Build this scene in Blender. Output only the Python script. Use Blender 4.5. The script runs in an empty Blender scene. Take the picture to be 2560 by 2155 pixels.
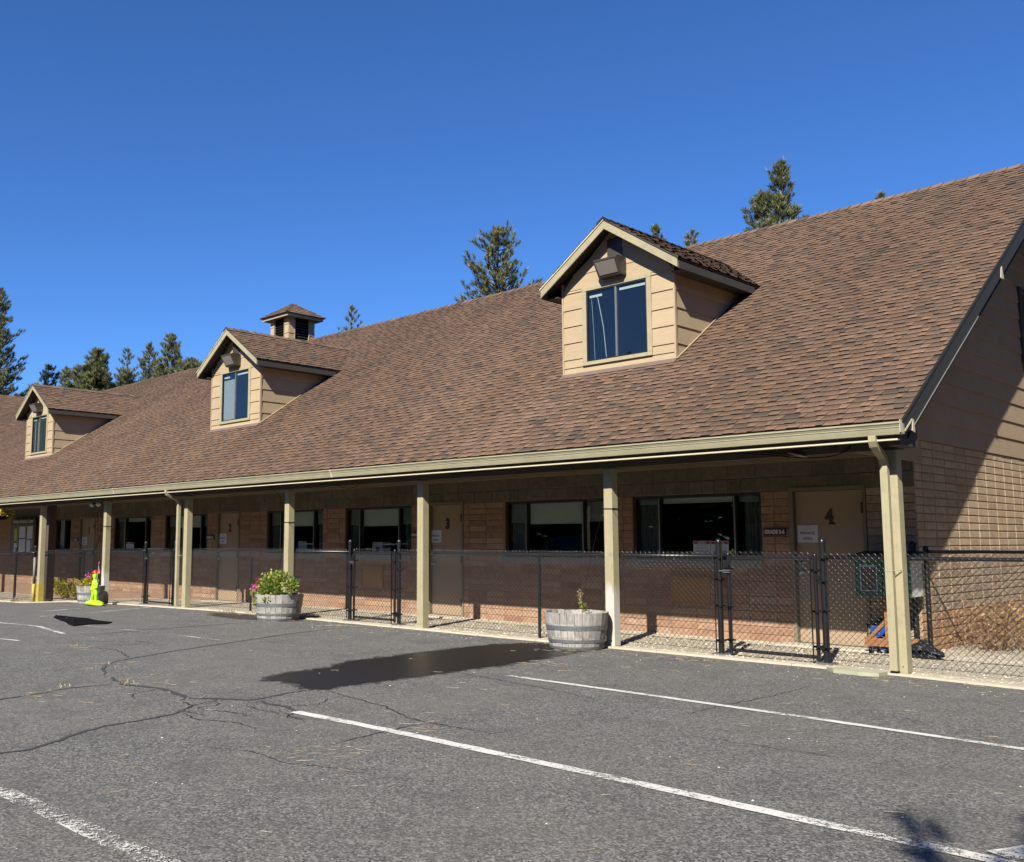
import bpy, math, random
from math import sin, cos, pi, radians, sqrt
from mathutils import Vector, Matrix
rnd = random.Random(11)
SC = bpy.context.scene
COL = SC.collection

# ---------------------------------------------------------------- camera
cam = bpy.data.cameras.new('camera'); camo = bpy.data.objects.new('camera', cam); COL.objects.link(camo)
PITCH, YAW = radians(6.465), radians(43.984)
camo.location = (4.257, -11.042, 1.42)
camo.rotation_euler = (pi / 2 + PITCH, 0, pi / 2 - YAW)
cam.sensor_fit = 'HORIZONTAL'; cam.sensor_width = 36.0
cam.lens = 36.0 * 2440 / 2560
cam.shift_x = (1280 - 1100) / 2560.0
cam.clip_start = 0.05; cam.clip_end = 3000
SC.camera = camo

# ---------------------------------------------------------------- sky and sun
SUN = Vector((0.353, -0.936, 0)).normalized() * cos(radians(39)) + Vector((0, 0, sin(radians(39))))
world = bpy.data.worlds.new('World'); SC.world = world; world.use_nodes = True
wn = world.node_tree.nodes; wl = world.node_tree.links
for n in list(wn): wn.remove(n)
sky = wn.new('ShaderNodeTexSky'); sky.sky_type = 'NISHITA'; sky.sun_disc = False
sky.sun_elevation = radians(39); sky.sun_rotation = math.atan2(SUN.x, SUN.y)
sky.altitude = 2200; sky.air_density = 1.0; sky.dust_density = 0.0; sky.ozone_density = 10.0
bg = wn.new('ShaderNodeBackground'); bg.inputs['Strength'].default_value = 0.072
wo = wn.new('ShaderNodeOutputWorld')
hs = wn.new('ShaderNodeHueSaturation'); hs.inputs['Saturation'].default_value = 1.075; hs.inputs['Value'].default_value = 1.17; hs.inputs['Hue'].default_value = .504
wl.new(sky.outputs[0], hs.inputs['Color']); wl.new(hs.outputs[0], bg.inputs[0]); wl.new(bg.outputs[0], wo.inputs[0])
sl = bpy.data.lights.new('sun', 'SUN'); sl.energy = 5.0; sl.angle = radians(0.53); sl.color = (1.0, 0.93, 0.82)
so = bpy.data.objects.new('sun', sl); COL.objects.link(so)
so.rotation_euler = SUN.to_track_quat('Z', 'Y').to_euler(); so.location = (10, -30, 30)
SC.view_settings.view_transform = 'Standard'; SC.view_settings.look = 'None'
SC.view_settings.exposure = 1.0; SC.view_settings.gamma = 1.0; SC.view_settings.use_curve_mapping = False
SC.render.engine = 'CYCLES'
SC.cycles.max_bounces = 6; SC.cycles.diffuse_bounces = 3; SC.cycles.transparent_max_bounces = 16; SC.cycles.use_denoising = True
SC.cycles.caustics_reflective = False; SC.cycles.caustics_refractive = False

# ---------------------------------------------------------------- helpers: objects
def prop(o, label=None, cat=None, group=None, kind=None):
    if label: o['label'] = label
    if cat: o['category'] = cat
    if group: o['group'] = group
    if kind: o['kind'] = kind
    return o
def thing(name, label, cat, loc=(0, 0, 0), group=None):
    o = bpy.data.objects.new(name, None); o.location = loc; o.empty_display_size = 0.2
    COL.objects.link(o); return prop(o, label, cat, group)
def adopt(o, parent):
    if parent is not None:
        o.parent = parent
        if parent.type == 'EMPTY' and parent.parent is None:
            o.matrix_parent_inverse = Matrix.Translation(-Vector(parent.location))
    return o
def copy_thing(root, delta, **kw):
    def rec(o, par):
        c = o.copy(); COL.objects.link(c)
        if par is not None: c.parent = par; c.matrix_parent_inverse = o.matrix_parent_inverse.copy()
        for ch in list(kids.get(o.name, [])): rec(ch, c)
        return c
    kids = {}
    for o in list(COL.objects):
        if o.parent: kids.setdefault(o.parent.name, []).append(o)
    r = rec(root, None); r.location = Vector(root.location) + Vector(delta)
    return prop(r, **kw)

class MB:
    """collects polygons, then links them as one mesh object"""
    def __init__(s): s.v = []; s.f = []; s.m = []; s.c = []; s.col = False
    def face(s, pts, m=0, col=None):
        i = len(s.v); s.v.extend([tuple(p) for p in pts]); n = len(pts)
        s.f.append(tuple(range(i, i + n))); s.m.append(m)
        if col is None: s.c.append([(1, 1, 1)] * n)
        else:
            s.col = True
            s.c.append([col] * n if not isinstance(col[0], (tuple, list)) else list(col))
    def box(s, x0, x1, y0, y1, z0, z1, m=0, col=None):
        i = len(s.v)
        s.v += [(x0, y0, z0), (x1, y0, z0), (x1, y1, z0), (x0, y1, z0), (x0, y0, z1), (x1, y0, z1), (x1, y1, z1), (x0, y1, z1)]
        for q in ((0, 3, 2, 1), (4, 5, 6, 7), (0, 1, 5, 4), (1, 2, 6, 5), (2, 3, 7, 6), (3, 0, 4, 7)):
            s.f.append(tuple(i + k for k in q)); s.m.append(m); s.c.append([col or (1, 1, 1)] * 4)
        if col: s.col = True
        return s
    def hexa(s, p, m=0):
        """8 points: bottom ring then top ring"""
        i = len(s.v); s.v += [tuple(a) for a in p]
        for q in ((0, 3, 2, 1), (4, 5, 6, 7), (0, 1, 5, 4), (1, 2, 6, 5), (2, 3, 7, 6), (3, 0, 4, 7)):
            s.f.append(tuple(i + k for k in q)); s.m.append(m); s.c.append([(1, 1, 1)] * 4)
        return s
    def prism(s, pts, ext, m=0):
        ext = Vector(ext); a = [Vector(p) for p in pts]; b = [p + ext for p in a]; n = len(a); i = len(s.v)
        s.v += [tuple(p) for p in a] + [tuple(p) for p in b]
        s.f.append(tuple(i + k for k in reversed(range(n)))); s.f.append(tuple(i + n + k for k in range(n)))
        s.m += [m, m]; s.c += [[(1, 1, 1)] * n] * 2
        for k in range(n):
            s.f.append((i + k, i + (k + 1) % n, i + n + (k + 1) % n, i + n + k)); s.m.append(m); s.c.append([(1, 1, 1)] * 4)
        return s
    def tube(s, pts, r, n=8, m=0, cap=True):
        pts = [Vector(p) for p in pts]; rs = r if isinstance(r, (list, tuple)) else [r] * len(pts)
        i0 = len(s.v); up = None
        for k, p in enumerate(pts):
            d = (pts[min(k + 1, len(pts) - 1)] - pts[max(k - 1, 0)]).normalized()
            if up is None: up = Vector((0, 0, 1)) if abs(d.z) < .9 else Vector((1, 0, 0))
            a = d.cross(up)
            if a.length < 1e-4: a = d.orthogonal()
            a.normalize(); b = a.cross(d).normalized(); up = b
            for j in range(n):
                t = 2 * pi * j / n; q = p + a * (cos(t) * rs[k]) + b * (sin(t) * rs[k]); s.v.append(tuple(q))
        for k in range(len(pts) - 1):
            for j in range(n):
                s.f.append((i0 + k * n + j, i0 + k * n + (j + 1) % n, i0 + (k + 1) * n + (j + 1) % n, i0 + (k + 1) * n + j))
                s.m.append(m); s.c.append([(1, 1, 1)] * 4)
        if cap and n > 2:
            s.f.append(tuple(i0 + j for j in reversed(range(n)))); s.m.append(m); s.c.append([(1, 1, 1)] * n)
            e = i0 + (len(pts) - 1) * n
            s.f.append(tuple(e + j for j in range(n))); s.m.append(m); s.c.append([(1, 1, 1)] * n)
        return s
    def lathe(s, prof, c, n=24, m=0, a0=0.0, a1=2 * pi):
        i0 = len(s.v); full = abs(a1 - a0 - 2 * pi) < 1e-6; nn = n if full else n + 1
        for r, z in prof:
            for j in range(nn):
                t = a0 + (a1 - a0) * j / n; s.v.append((c[0] + r * cos(t), c[1] + r * sin(t), c[2] + z))
        for k in range(len(prof) - 1):
            for j in range(n):
                j2 = (j + 1) % nn
                s.f.append((i0 + k * nn + j, i0 + k * nn + j2, i0 + (k + 1) * nn + j2, i0 + (k + 1) * nn + j)); s.m.append(m); s.c.append([(1, 1, 1)] * 4)
        return s
    def ball(s, c, r, n=8, m=0, sz=1.0):
        pr = [(max(1e-4, r * sin(pi * k / n)), -r * sz * cos(pi * k / n)) for k in range(n + 1)]
        return s.lathe(pr, c, n * 2 if n < 8 else 16, m)
    def mesh(s, name, mats):
        me = bpy.data.meshes.new(name); me.from_pydata(s.v, [], s.f)
        for m in (mats if isinstance(mats, (list, tuple)) else [mats]): me.materials.append(m)
        if len(me.materials) > 1: me.polygons.foreach_set('material_index', s.m)
        if s.col:
            at = me.color_attributes.new('tone', 'FLOAT_COLOR', 'CORNER'); buf = []
            for cs in s.c:
                for c in cs: buf += [c[0], c[1], c[2], 1.0]
            at.data.foreach_set('color', buf)
        me.update(); return me
    def build(s, name, mats, parent=None, smooth=False, bevel=0, seg=1):
        me = s.mesh(name, mats)
        if smooth: me.polygons.foreach_set('use_smooth', [True] * len(me.polygons))
        o = bpy.data.objects.new(name, me); COL.objects.link(o); adopt(o, parent)
        if bevel:
            b = o.modifiers.new('bevel', 'BEVEL'); b.width = bevel; b.segments = seg; b.limit_method = 'ANGLE'
        return o
def link_mesh(name, me, parent=None, mw=None):
    o = bpy.data.objects.new(name, me); COL.objects.link(o); adopt(o, parent)
    if mw is not None: o.matrix_basis = mw
    return o
def text_mesh(name, body, size, mat, parent, loc, rot=(pi / 2, 0, 0), extr=0.002, off=0.0, sx=1.0, align='CENTER', line=1.0):
    cu = bpy.data.curves.new(name, 'FONT'); cu.body = body; cu.size = size; cu.extrude = extr; cu.offset = off
    cu.align_x = align; cu.align_y = 'CENTER'; cu.resolution_u = 3; cu.space_line = line
    t = bpy.data.objects.new(name, cu); COL.objects.link(t)
    dg = bpy.context.evaluated_depsgraph_get(); me = bpy.data.meshes.new_from_object(t.evaluated_get(dg))
    bpy.data.objects.remove(t); bpy.data.curves.remove(cu)
    me.transform(Matrix.Translation(loc) @ __import__('mathutils').Euler(rot).to_matrix().to_4x4() @ Matrix.Diagonal((sx, 1, 1, 1)))
    me.materials.clear(); me.materials.append(mat); me.name = name
    o = bpy.data.objects.new(name, me); COL.objects.link(o); return adopt(o, parent)
def gz(x):
    """the lot falls away a little at its far end"""
    P = [(-400, -.36), (-27, -.36), (-24, -.3), (-21, -.14), (-18, -.07), (-13, 0), (400, 0)]
    for (a, za), (b, zb) in zip(P, P[1:]):
        if a <= x <= b: return za + (zb - za) * (x - a) / (b - a)
    return 0

# ---------------------------------------------------------------- helpers: materials
K = .74      # overall reflectance scale
class NT:
    def __init__(s, name):
        s.m = bpy.data.materials.new(name); s.m.use_nodes = True; s.t = s.m.node_tree
        for n in list(s.t.nodes): s.t.nodes.remove(n)
        s.out = s.t.nodes.new('ShaderNodeOutputMaterial'); s.bs = s.t.nodes.new('ShaderNodeBsdfPrincipled')
        s.t.links.new(s.bs.outputs[0], s.out.inputs[0])
    def n(s, typ, **kw):
        x = s.t.nodes.new('ShaderNode' + typ)
        for k, v in kw.items(): setattr(x, k, v)
        return x
    def l(s, a, b): s.t.links.new(a, b)
    def coord(s, kind='Object', scale=(1, 1, 1), rot=(0, 0, 0)):
        if kind == 'World':
            o = s.n('NewGeometry').outputs['Position']
        else: o = s.n('TexCoord').outputs[kind]
        mp = s.n('Mapping'); mp.inputs['Scale'].default_value = scale; mp.inputs['Rotation'].default_value = rot
        s.l(o, mp.inputs[0]); return mp.outputs[0]
    def noise(s, vec, scale, detail=3, rough=.55, dist=0):
        x = s.n('TexNoise'); s.l(vec, x.inputs['Vector']); x.inputs['Scale'].default_value = scale
        x.inputs['Detail'].default_value = detail; x.inputs['Roughness'].default_value = rough; x.inputs['Distortion'].default_value = dist
        return x.outputs['Fac']
    def vor(s, vec, scale, feature='F1', out='Distance'):
        x = s.n('TexVoronoi', feature=feature); s.l(vec, x.inputs['Vector']); x.inputs['Scale'].default_value = scale
        return x.outputs[out]
    def ramp(s, fac, stops):
        r = s.n('ValToRGB'); e = r.color_ramp.elements
        while len(e) < len(stops): e.new(.5)
        for k, (p, c) in enumerate(stops):
            e[k].position = p; e[k].color = (c if isinstance(c, (tuple, list)) else (c, c, c)) [:3] + (1,) if isinstance(c, tuple) else (c, c, c, 1)
        s.l(fac, r.inputs[0]); return r.outputs[0]
    def mix(s, fac, a, b, mode='MIX'):
        x = s.n('Mix', data_type='RGBA', blend_type=mode)
        for sock, val in ((0, fac), (6, a), (7, b)):
            if isinstance(val, (int, float)): x.inputs[sock].default_value = val if sock == 0 else (val, val, val, 1)
            elif isinstance(val, tuple): x.inputs[sock].default_value = val + (1,)
            else: s.l(val, x.inputs[sock])
        return x.outputs[2]
    def math(s, op, a, b=0.0):
        x = s.n('Math', operation=op)
        for k, v in ((0, a), (1, b)):
            if isinstance(v, (int, float)): x.inputs[k].default_value = v
            else: s.l(v, x.inputs[k])
        return x.outputs[0]
    def bump(s, h, strength=.3, dist=.01):
        b = s.n('Bump'); b.inputs['Strength'].default_value = strength; b.inputs['Distance'].default_value = dist
        s.l(h, b.inputs['Height']); s.l(b.outputs[0], s.bs.inputs['Normal'])
    def col(s, c):
        if isinstance(c, tuple): s.bs.inputs['Base Color'].default_value = tuple(x * K for x in c) + (1,)
        else: s.l(s.mix(1.0, c, (K, K, K), 'MULTIPLY'), s.bs.inputs['Base Color'])
    def set(s, rough=.6, metal=0.0, spec=.5):
        s.bs.inputs['Roughness'].default_value = rough; s.bs.inputs['Metallic'].default_value = metal
        s.bs.inputs['Specular IOR Level'].default_value = spec; return s
    def rand(s):
        """one random number per object and per loose piece"""
        a = s.n('ObjectInfo').outputs['Random']; b = s.n('NewGeometry').outputs['Random Per Island']
        return s.math('FRACT', s.math('ADD', s.math('MULTIPLY', a, 7.31), b))
    def tone(s):
        x = s.n('VertexColor'); x.layer_name = 'tone'; return x.outputs[0]

def flat(name, c, rough=.6, metal=0.0, var=.18, scale=6.0, bump=0.0, bscale=80, spec=.5, kind='World'):
    m = NT(name); v = m.coord(kind); n = m.noise(v, scale, 5, .6)
    m.col(m.mix(n, tuple(x * (1 - var) for x in c), tuple(min(1, x * (1 + var)) for x in c)))
    m.set(rough, metal, spec)
    if bump: m.bump(m.noise(v, bscale, 3), bump, .005)
    return m.m
def wood(name, c, c2, axis='z', rough=.75, bump=.25, grain=60, dirt=0.0, perpiece=.15):
    """painted or bare board: long grain plus patchy wear"""
    m = NT(name); sc = {'x': (.05, 1, 1), 'y': (1, .05, 1), 'z': (1, 1, .05)}[axis]
    v = m.coord('World', sc); g = m.noise(v, grain, 4, .6); w = m.coord('World'); big = m.noise(w, 2.5, 4, .6)
    f = m.math('MULTIPLY', m.math('ADD', g, big), .5)
    base = m.ramp(f, [(.32, c2), (.62, c)])
    r = m.rand(); base = m.mix(perpiece, base, m.mix(r, tuple(x * .55 for x in c), tuple(min(1, x * 1.35) for x in c)))
    if dirt:
        d = m.ramp(m.noise(w, 9, 6, .7), [(.5, 0.0), (.72, 1.0)]); base = m.mix(m.math('MULTIPLY', d, dirt), base, (.13, .11, .085))
    m.col(base); m.set(rough); m.bump(g, bump, .003); return m.m

def asphalt_mat():
    m = NT('asphalt'); v = m.coord('World')
    sp = m.noise(v, 120, 3, .72); sp2 = m.vor(v, 78, out='Color'); sep = m.n('SeparateColor'); m.l(sp2, sep.inputs[0])
    grit = m.math('ADD', m.math('MULTIPLY', sp, .6), m.math('MULTIPLY', sep.outputs[0], .4))
    c = m.ramp(grit, [(.27, (.028, .028, .027)), (.45, (.108, .107, .102)), (.62, (.184, .182, .171)), (.80, (.44, .43, .395))])
    big = m.noise(v, .55, 5, .6, .4); c = m.mix(m.ramp(big, [(.35, 0.0), (.7, .7)]), c, m.mix(.6, c, (.185, .168, .142)))
    pat = m.noise(v, 1.9, 6, .65); c = m.mix(m.ramp(pat, [(.48, 0.0), (.70, .8)]), c, m.mix(.55, c, (.070, .071, .070)))
    # oil drips and tyre scuffs
    oil = m.ramp(m.noise(m.coord('World', (1, .35, 1)), 3.6, 3, .5), [(.66, 0.0), (.74, .6)]); c = m.mix(oil, c, m.mix(.5, c, (.040, .040, .040)))
    dust = m.ramp(m.noise(v, 24, 5, .75), [(.55, 0.0), (.8, .45)]); c = m.mix(dust, c, (.205, .19, .165))
    m.col(c); m.set(.88, 0, .3); m.bump(grit, .55, .006); return m.m
def gravel_mat(name, cols, scale=55, bump=.8):
    m = NT(name); v = m.coord('World'); cell = m.vor(v, scale, out='Color'); sep = m.n('SeparateColor'); m.l(cell, sep.inputs[0])
    d = m.vor(v, scale); c = m.ramp(sep.outputs[0], [(i / (len(cols) - 1), q) for i, q in enumerate(cols)])
    c = m.mix(m.ramp(d, [(.45, 0.0), (.85, .6)]), c, (.22, .185, .13))
    big = m.noise(v, 1.3, 4); c = m.mix(m.ramp(big, [(.4, 0.0), (.75, .35)]), c, (.30, .255, .185))
    m.col(c); m.set(.9, 0, .3); h = m.math('SUBTRACT', 1.0, d); m.bump(h, bump, .012); return m.m
def shingle_mat():
    m = NT('shingle'); v = m.coord('World'); t = m.tone(); g = m.noise(v, 170, 2, .8); g2 = m.noise(v, 30, 3)
    c = m.mix(1.0, t, m.ramp(g, [(.3, (.52, .52, .50)), (.5, (.92, .92, .87)), (.72, (1.46, 1.44, 1.34))]), 'MULTIPLY')
    c = m.mix(1.0, c, m.ramp(g2, [(.3, .82), (.7, 1.18)]), 'MULTIPLY')
    big = m.noise(m.coord('World', (1, .35, .35)), .45, 4); c = m.mix(1.0, c, m.ramp(big, [(.3, .84), (.7, 1.14)]), 'MULTIPLY')
    m.col(c); m.set(.95, 0, .2); m.bump(g, .5, .004); return m.m
def brick_mat(name, stops, rough=.9, bump=.45):
    m = NT(name); v = m.coord('World'); r = m.rand(); c = m.ramp(r, stops)
    n = m.noise(v, 14, 6, .7); c = m.mix(1.0, c, m.ramp(n, [(.28, .72), (.7, 1.22)]), 'MULTIPLY')
    f = m.noise(v, 130, 3, .7); c = m.mix(1.0, c, m.ramp(f, [(.3, .82), (.7, 1.15)]), 'MULTIPLY')
    m.col(c); m.set(rough, 0, .25); m.bump(m.math('ADD', n, f), bump, .006); return m.m
def paint_line_mat():
    """worn road paint: bare asphalt shows through in flakes"""
    m = NT('road_paint'); v = m.coord('World'); t = m.tone(); sep = m.n('SeparateColor'); m.l(t, sep.inputs[0])
    f = m.noise(v, 26, 6, .75); f2 = m.noise(v, 120, 2, .6); f3 = m.noise(v, 1.6, 3)
    w = m.math('ADD', m.math('ADD', m.math('MULTIPLY', f, .6), m.math('MULTIPLY', f2, .4)), m.math('MULTIPLY', m.math('SUBTRACT', f3, .5), .45))
    th = m.math('SUBTRACT', w, sep.outputs[0]); k = m.ramp(th, [(.0, 0.0), (.045, 1.0)])
    m.col(m.mix(m.noise(v, 9, 4), (.60, .58, .53), (.80, .78, .72))); m.set(.7, 0, .3)
    tr = m.n('BsdfTransparent'); mx = m.n('MixShader'); m.l(k, mx.inputs[0]); m.l(tr.outputs[0], mx.inputs[1]); m.l(m.bs.outputs[0], mx.inputs[2])
    m.l(mx.outputs[0], m.out.inputs[0]); return m.m
def ragged_mat(name, c, thr=.48, rough=.85, scale=30, spec=.3, soft=.08):
    """dark seal or crack with ragged edges; tone.r = 1 at the middle, 0 at the edge"""
    m = NT(name); v = m.coord('World'); t = m.tone(); sep = m.n('SeparateColor'); m.l(t, sep.inputs[0])
    w = m.math('ADD', sep.outputs[0], m.math('MULTIPLY', m.math('SUBTRACT', m.noise(v, scale, 5, .7), .5), 1.3))
    k = m.ramp(w, [(thr - soft, 0.0), (thr + soft, 1.0)]); g = m.noise(v, 140, 2, .7)
    m.col(m.mix(g, tuple(x * .6 for x in c), tuple(x * 1.5 for x in c))); m.set(rough, 0, spec); m.bump(g, .3, .004)
    tr = m.n('BsdfTransparent'); mx = m.n('MixShader'); m.l(k, mx.inputs[0]); m.l(tr.outputs[0], mx.inputs[1]); m.l(m.bs.outputs[0], mx.inputs[2])
    m.l(mx.outputs[0], m.out.inputs[0]); return m.m
def glass_mat(name, tint=(.85, .9, .9), refl=1.0):
    m = NT(name); gl = m.n('BsdfGlossy'); gl.inputs['Roughness'].default_value = .004
    gl.inputs['Color'].default_value = (refl, refl, refl, 1)
    tr = m.n('BsdfTransparent'); tr.inputs[0].default_value = tint + (1,)
    lw = m.n('LayerWeight'); f5 = m.math('POWER', lw.outputs['Facing'], 5.0); fr = m.math('ADD', m.math('MULTIPLY', f5, .95), .048)
    mx = m.n('MixShader'); m.l(fr, mx.inputs[0]); m.l(tr.outputs[0], mx.inputs[1]); m.l(gl.outputs[0], mx.inputs[2])
    m.l(mx.outputs[0], m.out.inputs[0]); m.t.nodes.remove(m.bs); return m.m
def leaf_mat(name, stops, trans=.25, rough=.55):
    m = NT(name); r = m.rand(); c = m.ramp(r, stops); m.col(c); m.set(rough, 0, .3)
    tl = m.n('BsdfTranslucent'); m.l(c, tl.inputs[0]); mx = m.n('MixShader'); mx.inputs[0].default_value = trans
    m.l(m.bs.outputs[0], mx.inputs[1]); m.l(tl.outputs[0], mx.inputs[2]); m.l(mx.outputs[0], m.out.inputs[0]); return m.m
def barrel_mat():
    m = NT('barrel_wood'); v = m.coord('World', (1, 1, .06)); w = m.coord('World'); g = m.noise(v, 55, 5, .65); r = m.rand()
    c = m.ramp(g, [(.3, (.16, .155, .145)), (.5, (.40, .385, .36)), (.72, (.66, .64, .59))])
    c = m.mix(.45, c, m.mix(r, (.22, .21, .195), (.60, .575, .52)))
    st = m.ramp(m.noise(w, 7, 6, .75), [(.52, 0.0), (.66, .75)]); c = m.mix(st, c, m.mix(.6, c, (.075, .072, .07)))
    m.col(c); m.set(.9, 0, .2); m.bump(g, .5, .004); return m.m

M = {}
M['asphalt'] = asphalt_mat()
M['gravel'] = gravel_mat('gravel', [(.44, .38, .27), (.66, .59, .45), (.54, .48, .37), (.78, .71, .56), (.48, .43, .33)])
M['pebble'] = brick_mat('pebble', [(0, (.40, .34, .25)), (.5, (.64, .57, .44)), (1, (.82, .76, .62))], bump=.2)
M['concrete'] = flat('concrete', (.54, .49, .38), .9, var=.25, scale=9, bump=.4, bscale=70)
M['dirt'] = gravel_mat('dirt', [(.24, .17, .10), (.38, .29, .19), (.46, .37, .26), (.30, .22, .14)], 38, .6)
M['paint_line'] = paint_line_mat()
M['seal'] = ragged_mat('crack_sealer', (.062, .061, .060), .50, .7, 16, .3, .16)
M['crack'] = ragged_mat('crack_gap', (.030, .028, .026), .56, .9, 22)
M['wet'] = ragged_mat('wet_asphalt', (.020, .017, .015), .60, .36, 6, .4, .20)
M['damp'] = ragged_mat('damp_asphalt', (.06, .046, .036), .6, .8, 9, .3, .25)
M['shingle'] = shingle_mat()
M['cream'] = wood('cream_paint', (.43, .39, .245), (.36, .32, .20), 'z', .6, .16, 40, .30, .06)
M['cream_x'] = wood('cream_trim_paint', (.42, .38, .235), (.35, .31, .195), 'x', .6, .16, 40, .30, .06)
def worn_post():
    m = M['cream'].copy(); m.name = 'worn_post_paint'; t = m.node_tree; b = [n for n in t.nodes if n.type == 'BSDF_PRINCIPLED'][0]; src = b.inputs['Base Color'].links[0].from_socket
    N = t.nodes.new; g = N('ShaderNodeNewGeometry'); s = N('ShaderNodeSeparateXYZ'); n = N('ShaderNodeTexNoise'); n.inputs['Scale'].default_value = 9; n.inputs['Detail'].default_value = 6; mp = N('ShaderNodeMapping'); mp.inputs['Scale'].default_value = (1, 1, .18)
    t.links.new(g.outputs['Position'], s.inputs[0]); t.links.new(g.outputs['Position'], mp.inputs[0]); t.links.new(mp.outputs[0], n.inputs[0])
    r = N('ShaderNodeMapRange'); r.inputs[1].default_value = 1.25; r.inputs[2].default_value = .25; r.inputs[3].default_value = -.35; r.inputs[4].default_value = .35; t.links.new(s.outputs[2], r.inputs[0])
    a_ = N('ShaderNodeMath'); t.links.new(r.outputs[0], a_.inputs[0]); t.links.new(n.outputs[0], a_.inputs[1]); c = N('ShaderNodeValToRGB'); c.color_ramp.elements[0].position = .44; c.color_ramp.elements[1].position = .62; t.links.new(a_.outputs[0], c.inputs[0])
    x = N('ShaderNodeMix'); x.data_type = 'RGBA'; x.inputs[7].default_value = (.42, .41, .37, 1); t.links.new(c.outputs[0], x.inputs[0]); t.links.new(src, x.inputs[6]); t.links.new(x.outputs[2], b.inputs['Base Color']); return m
M['cream_worn'] = worn_post()
M['yellow_paint'] = flat('worn_yellow_paint', (.46, .38, .06), .6, var=.3, scale=12)
M['gutter'] = flat('gutter_paint', (.40, .375, .25), .42, var=.20, scale=5, spec=.5)
M['drip'] = flat('drip_edge_metal', (.66, .60, .43), .4, var=.08)
M['fascia'] = wood('dark_fascia', (.058, .053, .045), (.040, .037, .032), 'x', .7, .1, 40)
M['flash'] = flat('flashing_metal', (.17, .125, .10), .6)
M['rake'] = wood('dark_rake_board', (.032, .033, .031), (.022, .023, .022), 'y', .7, .1, 40)
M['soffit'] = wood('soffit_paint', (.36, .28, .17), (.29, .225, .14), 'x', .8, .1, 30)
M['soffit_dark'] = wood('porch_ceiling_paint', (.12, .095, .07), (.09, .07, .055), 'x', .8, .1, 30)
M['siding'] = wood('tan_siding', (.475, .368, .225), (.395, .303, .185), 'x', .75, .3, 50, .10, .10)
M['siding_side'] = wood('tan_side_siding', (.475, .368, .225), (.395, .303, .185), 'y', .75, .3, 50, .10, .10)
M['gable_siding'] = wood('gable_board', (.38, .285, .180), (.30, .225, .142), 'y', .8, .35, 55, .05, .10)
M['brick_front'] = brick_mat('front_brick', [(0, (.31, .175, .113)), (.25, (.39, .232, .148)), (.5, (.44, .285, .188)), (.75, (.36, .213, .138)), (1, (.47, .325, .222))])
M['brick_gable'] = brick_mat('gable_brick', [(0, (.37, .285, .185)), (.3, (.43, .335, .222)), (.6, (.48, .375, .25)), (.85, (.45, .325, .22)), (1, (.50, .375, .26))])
M['brick_orange'] = brick_mat('low_gable_brick', [(0, (.52, .28, .14)), (.5, (.60, .35, .19)), (1, (.54, .35, .20))])
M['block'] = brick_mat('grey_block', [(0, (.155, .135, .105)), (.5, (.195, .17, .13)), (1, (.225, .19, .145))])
M['mortar'] = flat('mortar', (.36, .30, .22), .95, var=.2, bump=.4)
M['mortar_dark'] = flat('front_mortar', (.30, .19, .13), .95, var=.2, bump=.4)
M['door'] = flat('door_paint', (.41, .30, .195), .55, var=.06, scale=2)
M['door_frame'] = flat('door_frame_paint', (.22, .19, .125), .55, var=.1)
M['number'] = flat('door_number', (.045, .018, .014), .5)
M['bronze'] = flat('dark_window_frame', (.045, .042, .038), .4, .4)
M['alu_dull'] = flat('weathered_trim', (.20, .20, .19), .6)
M['pier'] = flat('brown_pier_paint', (.10, .065, .045), .8)  # dark brown stands for the shade on a post's side
M['alu'] = flat('aluminium', (.45, .44, .40), .4, .8)
M['glass'] = glass_mat('window_glass')
M['blind'] = flat('roller_blind', (.95, .97, .88), .8, var=.05)
M['blind_grey'] = flat('side_blind', (.36, .37, .36), .8, var=.1)
M['curtain'] = flat('curtain', (.20, .205, .20), .9, var=.2)
M['room_cloth'] = flat('drawn_curtain', (.055, .06, .06), .9)
M['dark_room'] = flat('room_wall', (.16, .15, .135), .9)
M['sill'] = flat('concrete_sill', (.27, .27, .25), .9, var=.2, bump=.3)
M['hatch'] = wood('varnished_panel', (.46, .22, .05), (.34, .155, .035), 'x', .5, .15, 40)
M['black_metal'] = flat('black_coating', (.012, .013, .015), .3, var=.15, spec=.55)
M['wire'] = flat('black_wire', (.010, .011, .012), .34, var=.1, spec=1.0)
for n_ in M['wire'].node_tree.nodes:
    if n_.type == 'BSDF_PRINCIPLED': n_.inputs['Coat Weight'].default_value = .5; n_.inputs['Coat Roughness'].default_value = .26; n_.inputs['Coat IOR'].default_value = 1.6
M['steel'] = flat('galvanised_steel', (.48, .49, .50), .35, .85, var=.2, scale=25)
M['hoop'] = flat('barrel_hoop', (.24, .255, .27), .55, .5, var=.3, scale=18)
M['barrel'] = barrel_mat()
M['soil'] = flat('potting_soil', (.05, .035, .022), .95, var=.4, scale=40, bump=.6)
M['lamp_body'] = flat('lamp_housing', (.060, .052, .043), .45, var=.15)
M['lens'] = flat('lamp_lens', (.27, .25, .22), .12, var=.1)
M['white'] = flat('white_paper', (.74, .75, .78), .7, var=.03)
M['ink'] = flat('ink', (.03, .03, .035), .7)
M['grey_ink'] = flat('grey_ink', (.34, .34, .36), .7)
M['red'] = flat('red_print', (.45, .02, .035), .6)
M['yellow'] = flat('yellow_print', (.62, .58, .06), .6)
M['sign_brown'] = flat('sign_board', (.045, .020, .014), .5)
M['sign_text'] = flat('sign_lettering', (.72, .70, .64), .6)
M['neon'] = flat('neon_green_plastic', (.46, .86, .02), .4, var=.06)
M['cap_red'] = flat('red_plastic', (.46, .035, .03), .4)
M['flag'] = flat('orange_flag', (.72, .16, .10), .6)
M['rubber'] = flat('black_rubber', (.006, .006, .006), .9, spec=.08)
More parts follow.
